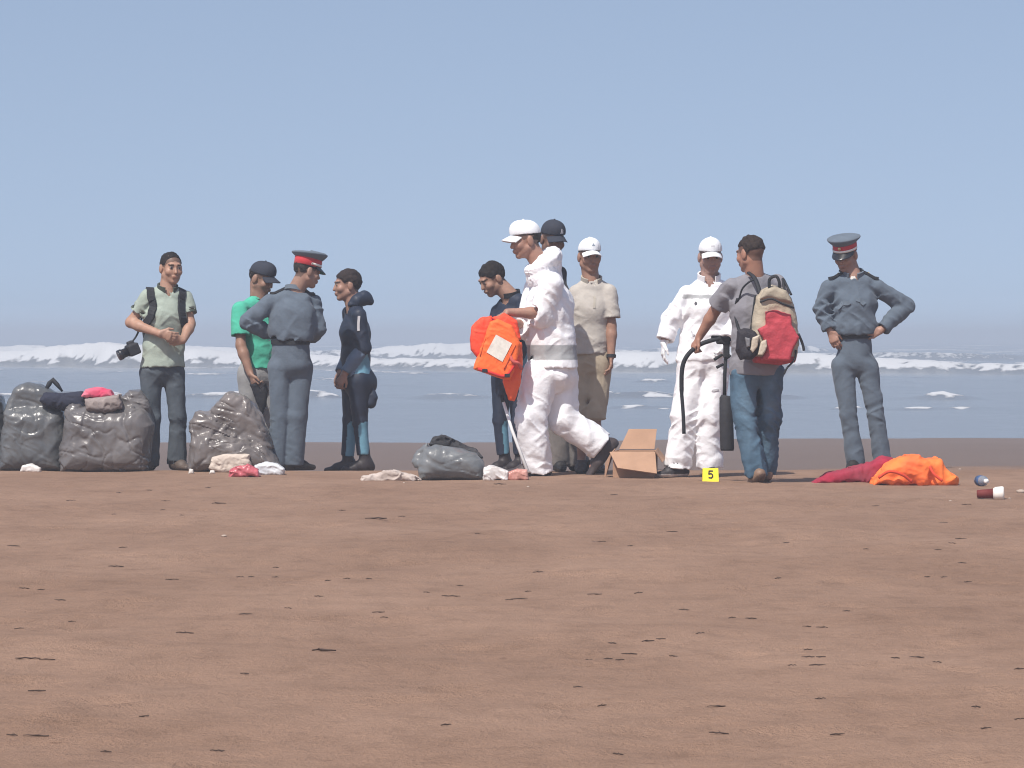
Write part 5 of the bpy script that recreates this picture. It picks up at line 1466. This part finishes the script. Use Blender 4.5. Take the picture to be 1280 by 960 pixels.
pebble(1276, 616, .035, 'largest pale shell fragment at the right edge beside the cup', M_shell)
for q_ in ((1262, 624), (1188, 626), (1200, 587), (505, 604), (660, 609), (280, 672)):
    pebble(*q_, .010 + .006 * R.random(), 'tiny pale shell fragment on the brown sand', M_shell)

# ------------------------------------------------------------------ twigs strewn over the sand
M_twig = mat('dead_twig', (.075, .050, .040), rough=.9, var=.35, vscale=30)
protos = []
for i in range(8):
    rr = random.Random(50 + i); mb = MB(); n = 6; pts = []; rad = []
    bend = rr.uniform(-.18, .18)
    for k in range(n):
        u_ = k / (n - 1) - .5
        pts.append((u_, bend * (u_ * u_ * 4 - .5) * .35 + rr.uniform(-.03, .03), .05 + rr.uniform(-.01, .06)))
        rad.append(.055 * (1 - 1.2 * abs(u_) ** 1.5) * rr.uniform(.75, 1.3))
    mb.tube(pts, rad, 5)
    if i % 2:
        k = rr.choice((1, 2, 3, 4)); b = A(pts[k]); mb.tube([b, b + A((rr.uniform(.08, .2), rr.choice((-1, 1)) * rr.uniform(.08, .18), rr.uniform(.03, .12)))], [.035, .012], 4)
    me = bpy.data.meshes.new('twig'); me.from_pydata(mb.v, [], mb.f); me.update(); me.materials.append(M_twig); protos.append(me)
TW = [(177,92,22),(297,73,12),(372,67,14),(413,89,30),(547,100,36),(407,116,12),(285,128,10),(455,130,10),(856,117,16),(940,140,54),(1004,132,18),(1194,177,10),(34,206,30),(308,210,20),(290,258,34),(430,290,30),
 (690,260,14),(600,286,20),(628,284,14),(688,286,16),(820,294,16),(867,290,16),(922,290,10),(60,312,24),(103,316,18),(150,342,26),(797,332,20),(720,362,10),(614,377,32),(946,372,30),(960,388,12),(1127,333,44),(1150,306,16),(1067,322,12),
 (48,413,24),(180,400,8),(462,424,40),(70,488,60),(118,491,36),(810,469,60),(92,569,40),(612,527,14),(360,633,20),(30,680,26),(90,682,60),(265,722,8),(543,720,34),(1115,655,8),(1272,341,18),(1250,52,30),(1236,55,10),(520,60,12)]
TW = [(x / 2, 580 + y / 2, l / 2) for x, y, l in TW] + [(640 + x / 2, 580 + y / 2, l / 2) for x, y, l in
 [(18,339,38),(215,193,36),(296,206,12),(400,171,26),(255,78,18),(65,277,24),(40,322,12),(207,327,34),(316,324,20),(430,366,24),(597,388,26),(550,386,10),(665,287,16),(685,196,16),(835,369,18),(775,410,26),(737,408,20),(470,428,22),(340,447,30),(372,441,22),(250,450,20),
 (293,478,36),(270,493,20),(195,492,18),(240,494,8),(403,482,12),(740,484,30),(772,484,22),(763,505,38),(740,462,16),(700,505,12),(958,489,22),(1012,485,34),(1063,500,18),(1268,516,22),(165,560,10),(770,588,26),(510,608,44),(225,602,10),(517,680,46),(813,684,34),(265,728,24),
 (1122,188,26),(1100,200,18),(1065,218,16),(1072,146,30),(885,214,12),(910,105,20),(1038,282,16),(1080,290,8),(1140,298,18),(1125,252,20),(1136,102,22),(1160,614,20),(1268,640,18),(1185,664,10)]]
for i, (x, y, l) in enumerate(TW):
    g_ = at_ground(x, y)
    L_ = l / F * g_[1] * 1.12
    o = bpy.data.objects.new('twig', protos[R.randrange(8)]); col.objects.link(o)
    sc = max(L_, .03)
    o.scale = (sc, sc * R.uniform(.8, 1.3), max(sc * R.uniform(.4, .8), .04)); o.location = g_ - UP * .0
    o.rotation_euler = (0, 0, R.uniform(-.45, .45) + (math.pi if R.random() < .5 else 0))
    big = l >= 26
    far = 'far' if y < 670 else 'middle' if y < 770 else 'near'
    side = 'left' if x < 430 else 'centre' if x < 850 else 'right'
    size = 'long' if l >= 15 else 'short' if l >= 8 else 'tiny'
    tag(o, '%s dark twig on the %s stretch of dry sand toward the %s' % (size, far, side), 'twig', 'dark twigs strewn on the dry sand')
